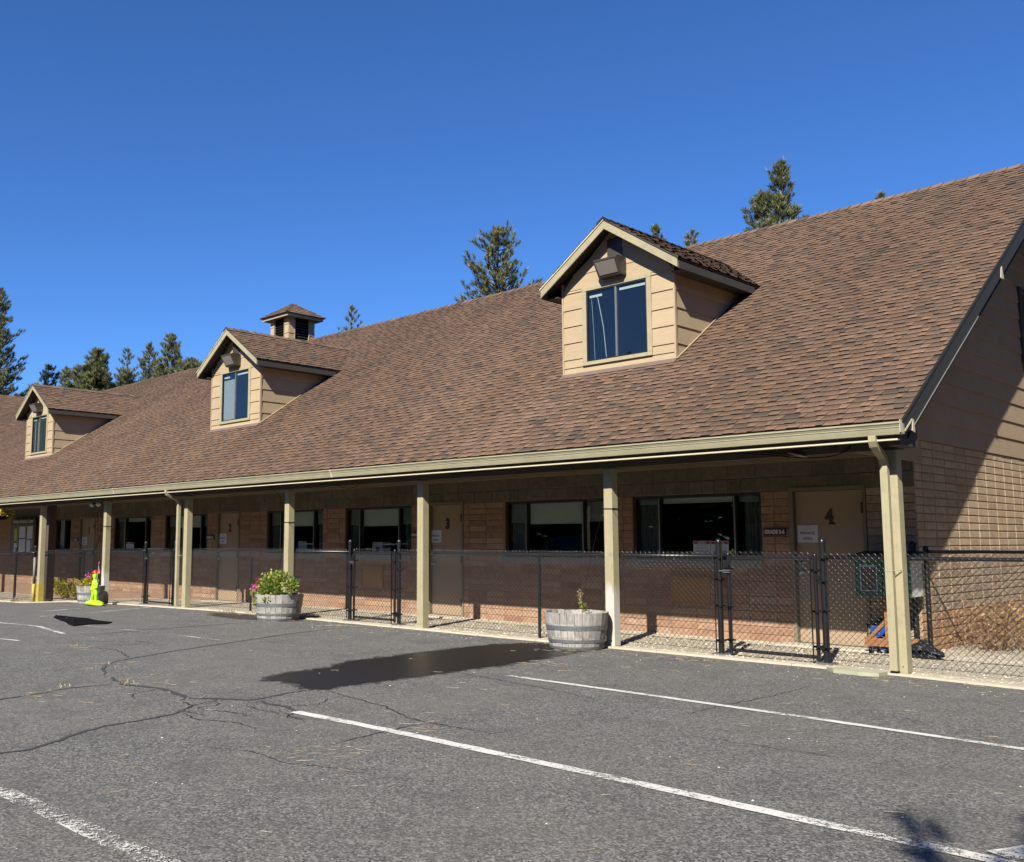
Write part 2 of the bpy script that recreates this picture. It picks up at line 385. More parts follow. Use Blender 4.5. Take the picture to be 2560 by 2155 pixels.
M['green_paint'] = flat('green_paint', (.045, .18, .085), .45, var=.08)
M['dark_green'] = flat('dark_shelf_roof', (.018, .022, .022), .5)
M['wand_grey'] = flat('blind_wand', (.42, .44, .46), .5)
M['white_paint'] = flat('white_paint', (.72, .71, .68), .5, var=.05)
M['stained'] = wood('stained_timber', (.33, .15, .055), (.24, .105, .04), 'x', .6, .25, 40)
M['stained_z'] = wood('stained_post', (.36, .19, .085), (.27, .13, .055), 'z', .6, .25, 40)
M['bin'] = flat('blue_bin', (.015, .07, .36), .4)
M['splash'] = flat('splash_stone', (.42, .43, .30), .85, var=.35, scale=5, bump=.3)
M['cable'] = flat('black_cable', (.010, .010, .010), .9, spec=.1)
M['bark'] = flat('bark', (.10, .070, .050), .95, var=.35, scale=9, bump=.6, bscale=25)
M['needle'] = leaf_mat('pine_needle', [(0, (.095, .13, .055)), (.4, (.19, .22, .090)), (.75, (.29, .29, .13)), (1, (.40, .37, .20))])
M['needle_far'] = leaf_mat('treeline_needle', [(0, (.020, .035, .014)), (.6, (.045, .062, .024)), (1, (.10, .11, .05))])
M['leaf'] = leaf_mat('flower_leaf', [(0, (.07, .14, .02)), (.4, (.17, .27, .04)), (.75, (.36, .42, .08)), (1, (.60, .58, .20))], .4)
M['petal_pink'] = leaf_mat('pink_petal', [(0, (.50, .05, .22)), (1, (.70, .16, .42))], .3)
M['petal_red'] = leaf_mat('crimson_petal', [(0, (.32, .01, .05)), (1, (.55, .05, .14))], .3)
M['petal_yellow'] = leaf_mat('yellow_petal', [(0, (.55, .45, .04)), (1, (.80, .68, .18))], .3)
M['yellow_leaf'] = leaf_mat('golden_leaf', [(0, (.16, .17, .02)), (.6, (.42, .36, .03)), (1, (.62, .52, .06))], .3)
M['dry'] = leaf_mat('dry_twig', [(0, (.17, .10, .05)), (.6, (.38, .24, .12)), (1, (.60, .44, .25))], .15)
M['straw'] = leaf_mat('dry_needle', [(0, (.22, .16, .09)), (.6, (.34, .27, .17)), (1, (.46, .39, .28))], .1)
M['stone_white'] = brick_mat('white_stone', [(0, (.45, .43, .38)), (1, (.75, .72, .66))], bump=.1)
M['car_white'] = flat('white_car_paint', (.72, .73, .74), .15, var=.02)
M['car_dark'] = flat('dark_car_paint', (.02, .024, .03), .12, var=.02)
M['car_glass'] = flat('car_window', (.012, .014, .016), .06)

# ================================================================ THE GROUND
XS = [-400, -120, -60, -40, -27, -26, -25, -24, -23, -22, -21, -20, -19, -18, -17, -16, -15, -14, -13, -8, -4, 0, 1, 2, 4, 8, 40, 300]
def strip_sheet(name, ylo, yhi, dz, mat, x0=-400, x1=300):
    """ground sheet between two y limits (numbers or functions of x) following gz"""
    m = MB(); xs = [x for x in XS if x0 < x < x1]; xs = [x0] + xs + [x1]
    f = lambda q, x: q(x) if callable(q) else q
    for a, b in zip(xs, xs[1:]):
        m.face([(a, f(ylo, a), gz(a) + dz), (b, f(ylo, b), gz(b) + dz), (b, f(yhi, b), gz(b) + dz), (a, f(yhi, a), gz(a) + dz)])
    return prop(m.build(name, mat), kind='structure')
def edge(x):
    """front edge of the kerb; it swings out past the end of the walkway"""
    if x < .05: return -.17
    return -.17 - .13 * min(x - .05, 1.6) - .06 * max(0, x - 1.6)
strip_sheet('parking_lot', -260, 400, 0, M['asphalt'])
strip_sheet('gravel_strip', lambda x: edge(x) + .11, lambda x: 2.2 if x < -.6 else 4.0, .012, M['gravel'], -60, 14)
strip_sheet('dirt_ground', 4.0, 60, .010, M['dirt'], -.62, 90)
strip_sheet('dirt_verge', -6, 4.0, .008, M['dirt'], 14, 90)
mb = MB(); x = -60.0
while x < 13.9:
    L = rnd.uniform(1.0, 1.6); x2 = min(14, x + L); h = .024 + rnd.uniform(-.004, .004)
    n = 5
    for k in range(n):
        a, b = x + (x2 - x) * k / n, x + (x2 - x) * (k + 1) / n
        j = [rnd.uniform(-.010, .010) for _ in range(2)]
        y0a, y0b = edge(a) + j[0], edge(b) + j[0]
        mb.hexa([(a, y0a, gz(a) - .05), (b - .002, y0b, gz(b) - .05), (b - .002, edge(b) + .125, gz(b) - .05), (a, edge(a) + .125, gz(a) - .05),
                 (a, y0a + .012, gz(a) + h), (b - .002, y0b + .012, gz(b) + h), (b - .002, edge(b) + .125, gz(b) + h), (a, edge(a) + .125, gz(a) + h)])
    x = x2
prop(mb.build('kerb', M['concrete']), kind='structure')
# door thresholds: pale slabs in the gravel
for dx0, dx1 in ((-2.35, -.98), (-9.75, -8.66), (-17.5, -16.36), (-25.6, -24.3)):
    mb = MB(); mb.box(dx0, dx1, 1.72, 2.08, gz(dx0) - .05, gz(dx0) + .032)
    prop(mb.build('door_step', M['concrete'], bevel=.01), kind='structure')

def ribbon(name, pts, w, mat, dz, wj=0.0, step=.09, jit=0.0, taper=True, wear=0.0, uv='mid'):
    """thin painted or sealed strip along a ground polyline; tone.r tells the material where its edge is"""
    P = [Vector((p[0], p[1], 0)) for p in pts]; Q = []
    for a, b in zip(P, P[1:]):
        n = max(1, int((b - a).length / step))
        for k in range(n): Q.append(a.lerp(b, k / n))
    Q.append(P[-1]); m = MB(); r = random.Random(len(Q) * 7 + int(abs(P[0].x) * 100)); L = []
    for k, p in enumerate(Q):
        d = (Q[min(k + 1, len(Q) - 1)] - Q[max(0, k - 1)]).normalized(); nrm = Vector((-d.y, d.x, 0))
        t = k / max(1, len(Q) - 1); ww = w * (1 + r.uniform(-wj, wj)) * .5
        if taper: ww *= min(1, .35 + 3 * min(t, 1 - t))
        o = nrm * r.uniform(-jit, jit); L.append((p + o, nrm * ww))
    for (p, n), (q, n2) in zip(L, L[1:]):
        Zp, Zq = gz(p.x) + dz, gz(q.x) + dz
        if uv == 'mid':
            for s0, s1, c0, c1 in ((-1, 0, 0.0, 1.0), (0, 1, 1.0, 0.0)):
                m.face([(p.x + n.x * s0, p.y + n.y * s0, Zp), (q.x + n2.x * s0, q.y + n2.y * s0, Zq), (q.x + n2.x * s1, q.y + n2.y * s1, Zq), (p.x + n.x * s1, p.y + n.y * s1, Zp)],
                       0, [(c0,) * 3, (c0,) * 3, (c1,) * 3, (c1,) * 3])
        else:
            m.face([(p.x - n.x, p.y - n.y, Zp), (q.x - n2.x, q.y - n2.y, Zq), (q.x + n2.x, q.y + n2.y, Zq), (p.x + n.x, p.y + n.y, Zp)], 0, (wear,) * 3)
    return prop(m.build(name, mat), kind='structure')
PL = M['paint_line']
ribbon('parking_line', [(-2.62, -6.09), (-1.42, -6.06), (.69, -6.07), (1.88, -6.09), (2.9, -6.10)], .105, PL, .006, .10, .12, .005, False, .41, 'flat')
ribbon('parking_line', [(-2.88, -3.16), (-1.36, -3.19), (.55, -3.27), (2.07, -3.36), (5.5, -3.5)], .085, PL, .006, .08, .12, .004, False, .42, 'flat')
ribbon('parking_line', [(-4.2, -8.86), (-1.71, -8.83), (-.53, -8.81), (.4, -8.79), (2.4, -8.78)], .125, PL, .006, .12, .12, .006, False, .515, 'flat')
ribbon('parking_line', [(2.70, -6.02), (2.80, -5.80), (3.4, -4.7)], .14, PL, .009, .05, .12, .003, False, .42, 'flat')
ribbon('parking_line', [(-12.0, -3.72), (-11.48, -3.63), (-9.89, -3.44), (-7.89, -3.33)], .06, PL, .006, .15, .12, .006, False, .53, 'flat')
ribbon('parking_line', [(-16.4, -4.2), (-13.74, -4.47), (-12.41, -4.33), (-10.84, -4.57)], .075, PL, .006, .15, .12, .008, False, .46, 'flat')
ribbon('parking_line', [(-12.2, -5.7), (-10.69, -5.57), (-10.22, -5.48)], .06, PL, .006, .1, .12, .006, False, .47, 'flat')
ribbon('parking_line', [(-14.99, -3.27), (-15.41, -1.92), (-16.2, -.30)], .075, PL, .006, .1, .12, .006, False, .47, 'flat')
ribbon('parking_line', [(-16.65, -2.60), (-17.1, -1.53)], .09, PL, .006, .1, .12, .006, False, .49, 'flat')
SL, CK = M['seal'], M['crack']
ribbon('crack_seal', [(-2.6, -8.75), (-2.69, -8.46), (-2.67, -8.28), (-2.82, -8.02), (-3.02, -7.76), (-3.13, -7.5), (-3.17, -7.13), (-3.27, -6.79)], 0.080, SL, .004, .2, .06, .01)
ribbon('crack_seal', [(-4.9, -8.0), (-5.01, -7.62), (-5.08, -7.34), (-5.26, -6.85), (-5.21, -6.48)], 0.068, SL, .004, .25, .06, .012)
ribbon('crack_seal', [(-5.71, -6.24), (-5.11, -6.41), (-4.6, -6.25), (-4.09, -6.32), (-3.88, -6.34), (-3.62, -6.15), (-3.38, -5.98), (-3.51, -5.55), (-3.54, -5.2)], 0.096, SL, .004, .35, .06, .02)
ribbon('crack_seal', [(-3.31, -5.98), (-3.13, -6.02), (-2.89, -5.99), (-2.61, -6.07)], 0.088, SL, .0045, .3, .06, .012)
ribbon('crack_seal', [(-6.65, -5.84), (-6.93, -5.61), (-7.13, -5.27), (-7.47, -4.57), (-7.89, -3.45), (-8.39, -2.12), (-8.8, -.48)], 0.068, SL, .004, .2, .06, .012)
ribbon('crack_seal', [(-10.47, -4.59), (-10.46, -4.04), (-10.55, -3.42), (-10.63, -2.49), (-10.68, -1.72), (-10.7, -.9)], 0.056, SL, .004, .2, .06, .012)
ribbon('crack_seal', [(-5.9, -6.2), (-6.3, -6.05), (-6.65, -5.84)], 0.056, SL, .0043, .4, .06, .02)
for pts, w in (([(-3.49, -5.15), (-3.12, -5.23), (-2.71, -5.29), (-2.3, -5.37), (-1.84, -5.56), (-1.55, -5.63), (-1.35, -5.6), (-1.07, -5.59), (-.86, -5.58), (-.82, -5.49)], .035),
               ([(-3.44, -3.35), (-2.72, -3.45), (-2.01, -3.57), (-1.29, -3.74)], .025),
               ([(-.27, -3.81), (-.31, -3.17), (-.25, -2.5), (-.31, -1.53)], .022), ([(-1.36, -6.74), (-1.45, -6.14), (-1.49, -5.8), (-1.5, -5.58)], .022),
               ([(-4.0, -6.3), (-3.8, -6.5), (-3.5, -6.55), (-3.3, -6.75), (-3.0, -6.7)], .03), ([(-3.7, -6.2), (-3.4, -6.35), (-3.35, -6.6), (-3.05, -6.5), (-2.7, -6.45)], .028),
               ([(-3.3, -6.0), (-3.1, -6.2), (-2.85, -6.25), (-2.6, -6.2), (-2.2, -6.3)], .026), ([(-3.27, -6.79), (-2.9, -6.85), (-2.5, -6.7), (-2.2, -6.75)], .03),
               ([(-3.6, -6.15), (-3.55, -6.5), (-3.2, -6.9), (-3.25, -7.2)], .025), ([(-2.62, -6.1), (-2.45, -6.3), (-2.3, -6.22)], .03), ([(-4.6, -6.25), (-4.5, -6.6), (-4.2, -6.75)], .02),
               ([(-2.9, -5.98), (-2.8, -5.7), (-3.0, -5.45)], .02), ([(.2, -4.6), (.9, -4.55), (1.6, -4.5)], .016), ([(-8.9, -5.2), (-8.2, -5.0), (-7.8, -5.1), (-7.2, -5.3)], .03),
               ([(-2.0, -7.4), (-1.5, -7.2), (-1.1, -7.25), (-.6, -7.0)], .016), ([(-9.6, -4.9), (-9.0, -4.3), (-8.6, -4.2)], .04)):
    ribbon('pavement_crack', pts, w, CK, .0035, .5, .05, .02)
def ground_patch(name, pts, mat, dz, fade=.30, cell=.07):
    """fine sheet over a polygon; tone.r rises from the rim (0) inward so the rim can dissolve raggedly"""
    n = len(pts); xs = [p[0] for p in pts]; ys = [p[1] for p in pts]; m = MB()
    def sd(x, y):
        d = 1e9; ins = False
        for i in range(n):
            (x0, y0), (x1, y1) = pts[i], pts[(i + 1) % n]; dx, dy = x1 - x0, y1 - y0
            t = max(0, min(1, ((x - x0) * dx + (y - y0) * dy) / (dx * dx + dy * dy + 1e-9))); d = min(d, math.hypot(x - x0 - t * dx, y - y0 - t * dy))
            if (y0 > y) != (y1 > y) and x < dx * (y - y0) / dy + x0: ins = not ins
        return d if ins else -d
    X0, Y0 = min(xs) - .3, min(ys) - .3; NX, NY = int((max(xs) + .3 - X0) / cell), int((max(ys) + .3 - Y0) / cell)
    T = [[max(0, min(1, .5 + sd(X0 + i * cell, Y0 + j * cell) / fade)) for j in range(NY + 1)] for i in range(NX + 1)]
    for i in range(NX):
        for j in range(NY):
            q = ((i, j), (i + 1, j), (i + 1, j + 1), (i, j + 1))
            if max(T[a][b_] for a, b_ in q) <= 0: continue
            y_ = [Y0 + b_ * cell for a, b_ in q]
            if max(y_) > -.175: continue
            m.face([(X0 + a * cell, Y0 + b_ * cell, gz(X0 + a * cell) + dz) for a, b_ in q], 0, [(T[a][b_],) * 3 for a, b_ in q])
    return prop(m.build(name, mat), kind='structure')
ground_patch('wet_patch', [(-4.42, -5.28), (-4.76, -4.73), (-4.80, -4.07), (-5.04, -3.69), (-5.11, -3.22), (-5.17, -2.4), (-5.21, -1.64), (-5.19, -.85), (-4.85, -.30), (-4.44, -.24), (-3.92, -.24), (-3.70, -.77),
              (-3.54, -1.78), (-3.47, -2.4), (-3.48, -3.03), (-3.43, -3.66), (-3.44, -4.2), (-3.45, -4.7), (-3.42, -5.2), (-3.6, -5.31), (-4.07, -5.15), (-4.2, -5.2)], M['wet'], .005, .42)
ground_patch('damp_patch', [(-12.6, -.95), (-11.5, -1.05), (-10.4, -.75), (-10.2, -.35), (-11.2, -.22), (-12.4, -.35), (-13.2, -.55)], M['damp'], .005, .5)

# ================================================================ THE SCHOOL BUILDING
EY, EZ, SLP = -.469, 2.695, .6773            # eave line and roof slope
RY = 6.9; RZ = EZ + SLP * (RY - EY)           # ridge
XR, XL = .30, -50.0                           # roof ends
XG = -.554                                    # gable wall
WY = 2.10                                     # front wall
B = thing('school_building', 'long brown-shingled school building with dormers, cupola and a post-lined covered walkway', 'building', (-20, 2.1, 0))
def part(mb, name, mat, parent=None, **k): return mb.build(name, mat, parent or B, **k)

# --- shingles
def tones(r):
    q = r.random()
    if q < .45: c = (.205, .134, .098)
    elif q < .82: c = (.170, .117, .089)
    elif q < .955: c = (.140, .101, .081)
    else: c = (.106, .083, .071)
    k = r.uniform(.93, 1.18); return tuple(x * k for x in c)
def shingle_rows(o, u, v, n, length, slope_len, seed, exposure=.127, keep=None, wmin=.10, wmax=.235):
    """yield pieces (centre, faces) of laminated shingles; u along the eaves, v up the slope, n outward"""
    r = random.Random(seed); o, u, v, n = Vector(o), Vector(u), Vector(v), Vector(n); rows = int(slope_len / exposure) + 1; out = []
    for k in range(rows):
        s0 = k * exposure; s1 = min(slope_len, s0 + exposure + .012)
        if s0 >= slope_len - .01: break
        t = -r.uniform(0, .3); raised = r.random() < .5; sag = r.uniform(-.004, .004)
        while t < length:
            w = r.uniform(wmin, wmax) if raised else r.uniform(wmin * .8, wmax * .75)
            a, b = max(0, t), min(length, t + w); t += w
            raised = not raised
            if b - a < .02: continue
            if keep and not keep(o + u * (a + b) / 2 + v * (s0 + s1) / 2): continue
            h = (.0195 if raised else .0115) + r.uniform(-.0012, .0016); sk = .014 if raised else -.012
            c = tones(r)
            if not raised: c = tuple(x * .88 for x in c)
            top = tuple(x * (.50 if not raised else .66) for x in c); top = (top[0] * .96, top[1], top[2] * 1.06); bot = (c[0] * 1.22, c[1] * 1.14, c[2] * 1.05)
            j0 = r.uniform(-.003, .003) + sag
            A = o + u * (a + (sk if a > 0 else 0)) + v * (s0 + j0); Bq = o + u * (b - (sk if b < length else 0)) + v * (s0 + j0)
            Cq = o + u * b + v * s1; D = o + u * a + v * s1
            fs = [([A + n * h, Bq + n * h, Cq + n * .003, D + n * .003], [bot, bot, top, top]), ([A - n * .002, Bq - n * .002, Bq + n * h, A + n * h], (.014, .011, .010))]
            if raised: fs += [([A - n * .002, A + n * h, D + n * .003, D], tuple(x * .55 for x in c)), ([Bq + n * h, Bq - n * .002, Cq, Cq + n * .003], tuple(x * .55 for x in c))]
            out.append(((A + Bq + Cq + D) / 4, fs))
    return out
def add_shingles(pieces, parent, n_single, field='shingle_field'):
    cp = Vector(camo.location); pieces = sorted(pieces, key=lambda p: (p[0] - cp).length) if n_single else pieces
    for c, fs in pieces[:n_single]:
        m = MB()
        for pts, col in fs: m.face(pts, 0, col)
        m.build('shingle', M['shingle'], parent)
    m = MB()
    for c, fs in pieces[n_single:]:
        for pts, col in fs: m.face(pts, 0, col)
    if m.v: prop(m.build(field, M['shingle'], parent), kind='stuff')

cs, sn = cos(math.atan(SLP)), sin(math.atan(SLP)); SLEN = (RY - EY) / cs
mb = MB()   # roof boarding, both slopes, with its thickness underneath
T = .09
def roof_z(y): return EZ + SLP * (y - EY) if y <= RY else EZ + SLP * (2 * RY - y - EY)
mb.prism([(XL, EY + .01, EZ - .006), (XL, RY, RZ - .006), (XL, RY, RZ - .006 - T), (XL, EY + .01, EZ - .006 - T)], (XR - .012 - XL, 0, 0))
mb.prism([(XL, RY, RZ - .006), (XL, 2 * RY - EY, EZ - .006), (XL, 2 * RY - EY, EZ - .006 - T), (XL, RY, RZ - .006 - T)], (XR - .012 - XL, 0, 0))
roof = part(mb, 'roof', flat('roof_felt', (.09, .06, .045), .95))
DC = (-4.855, -16.11, -28.0, -39.75)
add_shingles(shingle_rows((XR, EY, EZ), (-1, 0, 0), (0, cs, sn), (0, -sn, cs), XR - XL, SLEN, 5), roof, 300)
# ridge caps
x = XR + .01; k = 0; mst = MB()
while x > XL:
    r_ = random.Random(k + 900); c = tones(r_); m = MB() if k < 70 else mst; e = .145; h = .034 + r_.uniform(-.004, .004)
    x1 = x - .27; lo, hi = .016, h
    P = lambda xx, yy, q: (xx, RY + yy, RZ - SLP * abs(yy) + q)
    for sg in (-1, 1):
        fc = [P(x, 0, hi), P(x1, 0, lo), P(x1, sg * e, lo), P(x, sg * e, hi)]; m.face(fc if sg < 0 else fc[::-1], 0, c)
        m.face([P(x, 0, hi), P(x, sg * e, hi), P(x, sg * e, 0), P(x, 0, 0)], 0, (.03, .022, .018))
        m.face([P(x, sg * e, hi), P(x1, sg * e, lo), P(x1, sg * e, 0), P(x, sg * e, 0)], 0, tuple(q * .5 for q in c))
    if k < 70: m.build('ridge_cap', M['shingle'], roof)
    x -= .205; k += 1
prop(mst.build('ridge_cap_row', M['shingle'], roof), kind='stuff')

# --- eaves: drip edge, gutter, fascia, trim, soffit, beam
gx0, gx1 = XL, .305
mb = MB(); mb.box(XL, XR, EY + .002, EY + .02, EZ - .075, EZ - .010); part(mb, 'drip_edge', M['rubber'])
mb = MB()   # K-style gutter profile, open at the top, in sections with joint bands
prof = [(-.425, 2.655), (-.425, 2.545), (-.498, 2.545), (-.512, 2.585), (-.520, 2.612), (-.527, 2.616), (-.524, 2.622), (-.541, 2.652), (-.549, 2.656), (-.549, 2.674), (-.538, 2.674), (-.536, 2.664)]
def gutter_run(m, a, b, prof, col=0):
    for p, q in zip(prof, prof[1:]):
        m.face([(a, p[0], p[1]), (b, p[0], p[1]), (b, q[0], q[1]), (a, q[0], q[1])])
xs_ = [gx0, -44, -35.6, -26.4, -17.8, -9.4, gx1]
for a, b in zip(xs_, xs_[1:]):
    n_ = max(2, int((b - a) / .9)); prev = None
    for k in range(n_ + 1):
        xx = a + (b - a) * k / n_; w = rnd.uniform(-.003, .003); ring = [(xx, p[0] + w, p[1] + w * .6) for p in prof]
        if prev:
            for i in range(len(prof) - 1): mb.face([prev[i], ring[i], ring[i + 1], prev[i + 1]])
        prev = ring
    mb.face([(b, p[0], p[1]) for p in prof[:10]]) if b == gx1 else None
gut = part(mb, 'gutter', M['gutter'])
mb = MB()
for a in xs_[1:-1]: gutter_run(mb, a - .025, a + .025, [(p[0] - .004, p[1] - .003) for p in prof[2:10]])
part(mb, 'joint_band', M['drip'], gut)
# fascia boards, one by one, each with its pale metal edge below
a = gx0
fx = [XL, -42, -34, -26.5, -19, -11.4, -5.2, .245]
for a, b in zip(fx, fx[1:]):
    m = MB(); m.box(a + .002, b - .002, -.420, -.385, 2.505, 2.668); part(m, 'fascia_board', M['fascia'])
    m = MB(); m.box(a + .002, b - .002, -.466, -.386, 2.486, 2.503); part(m, 'fascia_trim', M['drip'])
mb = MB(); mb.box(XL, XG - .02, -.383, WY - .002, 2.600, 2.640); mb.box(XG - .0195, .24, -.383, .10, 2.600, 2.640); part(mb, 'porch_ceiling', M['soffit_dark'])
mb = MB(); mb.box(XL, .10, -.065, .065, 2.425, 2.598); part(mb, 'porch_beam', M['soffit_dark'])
mb = MB(); mb.box(XL, XG, WY - .055, WY - .004, 2.542, 2.598); part(mb, 'wall_trim', M['soffit'])
mb = MB(); mb.box(.101, .235, -.38, .12, 2.44, 2.598); part(mb, 'end_beam', M['fascia'])

# --- posts
px = [0.0, -3.80, -7.59, -11.37, -15.20, -19.17, -23.16, -27.0, -30.9, -34.8, -38.7, -42.6]
for k, x in enumerate(px):
    m = MB(); w = .072; b0 = gz(x) + .018
    m.hexa([(x - w, -w, b0), (x + w, -w, b0), (x + w, w, b0), (x - w, w, b0), (x - w * .97, -w * .97, 2.424), (x + w * .97, -w * .97, 2.424), (x + w * .97, w * .97, 2.424), (x - w * .97, w * .97, 2.424)])
    p = part(m, 'porch_post', M['cream_worn'] if k in (1, 5) else M['cream'], bevel=.007)
    m = MB()
    for dx in (-.028, .028):
        m.tube([(x + dx, -w - .003, b0 + .07), (x + dx, -w + .004, b0 + .07)], .007, 8)
    m.build('bolt', M['bronze'], p)
m = MB(); w = .0755; m.box(px[6] - w, px[6] + w, -w, w, gz(px[6]) + .02, gz(px[6]) + .50); part(m, 'yellow_sleeve', M['yellow_paint'])
# tie wires round the posts
for x, z in ((-3.80, 1.87), (-11.37, 1.79), (-19.17, 1.80)):
    m = MB(); w = .076; pts = [(x - w, -w, z), (x + w, -w, z - .004), (x + w, w, z), (x - w, w, z + .003), (x - w, -w, z)]
    m.tube(pts, .006, 6); m.tube([(x + w, -w, z - .004), (x + w + .05, -w - .01, z + .006)], .005, 5); part(m, 'tie_wire', M['cable'])
# downspouts: outlet, elbow and pipe
def downspout(x, top=2.55):
    b0 = gz(x) + .03; m = MB(); hw, hd = .040, .030
    path = [(x + .02, -.470, top), (x + .02, -.474, top - .06), (x + .018, -.45, top - .10), (x + .010, -.37, top - .135), (x, -.24, top - .185), (x, -.178, top - .225), (x, -.152, top - .30), (x, -.147, b0 + .02)]
    ring = None
    for k, q in enumerate(path):
        q = Vector(q); d = (Vector(path[min(k + 1, len(path) - 1)]) - Vector(path[max(0, k - 1)])).normalized(); uu = Vector((1, 0, 0)); vv = d.cross(uu).normalized()
        R = [q + uu * sx * hw + vv * sy * hd for sx, sy in ((-1, -1), (1, -1), (1, 1), (-1, 1))]
        if ring:
            for i in range(4): m.face([ring[i], ring[(i + 1) % 4], R[(i + 1) % 4], R[i]])
        else: m.face(R[::-1])
        ring = R
    m.face(ring); d = part(m, 'downspout', M['cream'])
    m = MB(); m.box(x - .043, x + .043, -.182, -.112, 1.10, 1.112)
    m.tube([(x + .045, -.16, 1.106), (x + .085, -.12, 1.118), (x + .10, -.09, 1.112)], .006, 6); m.build('strap', M['cream'], d)
downspout(-.03); downspout(-15.36); downspout(-30.7)

# --- front wall: openings
WIN = [(-4.91, -2.69, -4.43, -3.13), (-7.67, -5.25, -7.19, -5.93), (-12.29, -10.18, -11.83, -10.59), (-15.25, -13.07, -14.72, -13.45),
       (-20.13, -17.93, -19.56, -18.30), (-23.18, -20.91, -22.52, -21.28), (-27.37, -26.17, -26.70, None)]
DOOR = [(-2.262, -1.185), (-9.697, -8.718), (-17.48, -16.42), (-25.53, -24.41)]
WT, WB = 2.14, 1.07
HAT = [(-4.225, -3.55, .468, .892), (-11.697, -11.027, .467, .898)]
def spans(x0, x1, holes):
    out = []; c = x0
    for a, b in sorted(holes):
        if a > c: out.append((c, min(a, x1)))
        c = max(c, b)
    if c < x1: out.append((c, x1))
    return out
hole_lo = [(a, b) for a, b in DOOR]; hole_mid = hole_lo + [(w[0], w[1]) for w in WIN]
mb = MB()
for z0, z1, hs in ((-.4, WB, hole_lo), (WB, WT, hole_mid), (WT, 2.72, [])):
    for a, b in spans(XL, XG - .21, hs): mb.box(a, b, WY + .0045, WY + .20, z0, z1)
fw = part(mb, 'front_wall', M['mortar_dark'])
def chamfer_brick(m, x0, x1, z0, z1, y, proud, c=.006, col=None, ax='y', sg=-1):
    """block face with eased edges; ax 'y' = front wall (faces -y), 'x' = gable wall (faces +x)"""
    if ax == 'y':
        f = lambda a, d, z: (a, y + sg * d, z)
    else:
        f = lambda a, d, z: (y + sg * d, a, z)
    o = [f(x0, -.012, z0), f(x1, -.012, z0), f(x1, -.012, z1), f(x0, -.012, z1)]; i = [f(x0, proud - c * .7, z0), f(x1, proud - c * .7, z0), f(x1, proud - c * .7, z1), f(x0, proud - c * .7, z1)]
    t = [f(x0 + c, proud, z0 + c), f(x1 - c, proud, z0 + c), f(x1 - c, proud, z1 - c), f(x0 + c, proud, z1 - c)]
    m.face(t)
    for k in range(4):
        j = (k + 1) % 4; m.face([o[k], o[j], i[j], i[k]]); m.face([i[k], i[j], t[j], t[k]])
    for q in range(len(m.f) - 9, len(m.f)): pass
bricks = []; G = .0045; PITCH_X, CR = .4345, .107
for row in range(20):
    z0, z1 = row * CR, (row + 1) * CR; hs = list(hole_lo) + ([(w[0], w[1]) for w in WIN] if z1 > WB + .02 else [])
    hs += [(h[0], h[1]) for h in HAT if z1 > h[2] and z0 < h[3]]
    for a, b in spans(-31, XG, hs):
        g = math.floor((a + 2.488) / PITCH_X) * PITCH_X - 2.488; x = a
        while x < b - .001:
            g += PITCH_X; e = min(g, b)
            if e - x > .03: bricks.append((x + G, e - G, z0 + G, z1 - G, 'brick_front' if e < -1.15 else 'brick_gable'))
            x = e
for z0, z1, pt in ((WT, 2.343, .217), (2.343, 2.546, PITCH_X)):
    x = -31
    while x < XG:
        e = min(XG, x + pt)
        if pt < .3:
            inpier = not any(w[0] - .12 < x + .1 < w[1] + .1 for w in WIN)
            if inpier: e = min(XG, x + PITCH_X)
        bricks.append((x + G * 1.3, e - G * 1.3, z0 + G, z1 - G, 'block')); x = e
bricks.sort(key=lambda q: -(q[0] + q[1])); singles = bricks[:125]; rest = bricks[125:]
cache = {}
for x0, x1, z0, z1, mt in singles:
    key = (round(x1 - x0, 3), round(z1 - z0, 3), mt)
    if key not in cache:
        m = MB(); chamfer_brick(m, -(x1 - x0) / 2, (x1 - x0) / 2, -(z1 - z0) / 2, (z1 - z0) / 2, 0, .004); cache[key] = m.mesh('brick', M[mt])
    o = link_mesh('brick', cache[key], fw); o.location = ((x0 + x1) / 2, WY + rnd.uniform(-.002, .002), (z0 + z1) / 2)
for mt in ('brick_front', 'block', 'brick_gable'):
    m = MB()
    for x0, x1, z0, z1, t in rest:
        if t == mt: chamfer_brick(m, x0, x1, z0, z1, WY + rnd.uniform(-.002, .002), .004)
    if m.v: prop(m.build('block_course' if mt == 'block' else 'brick_courses', M[mt], fw), kind='stuff')
mb = MB(); mb.box(XL, -31.02, WY, WY + .02, -.4, 2.6); part(mb, 'far_wall_face', M['brick_front'])
mb = MB(); mb.box(-23.50, -23.26, .24, .42, -.4, 2.598); part(mb, 'brown_pier', M['pier'])  # dark box put in for the shadowed side of the yellow-sleeved post

# interior shell so the windows look into dark rooms
mb = MB()
mb.box(XL, XG - .22, 7.0, 7.1, -.3, 2.72); mb.box(XL, XG - .22, WY + .21, 7.0, -.30, -.20); mb.box(XL, XG - .22, WY + .21, 7.0, 2.66, 2.70)
for x in (-8.4, -16.1, -24.1, -30): mb.box(x - .05, x + .05, WY + .22, 6.98, -.2, 2.65)
part(mb, 'room_walls', M['dark_room'])
mb = MB(); mb.box(XL, XG, 13.7, 13.9, -.3, 2.72); mb.box(XL, XL + .2, WY + .21, 13.69, -.3, 2.72)
mb.prism([(XL + .02, EY + .5, 2.72), (XL + .02, 2 * RY - EY - .5, 2.72), (XL + .02, RY, RZ - .2)], (.1, 0, 0)); part(mb, 'rear_wall', M['brick_gable'])

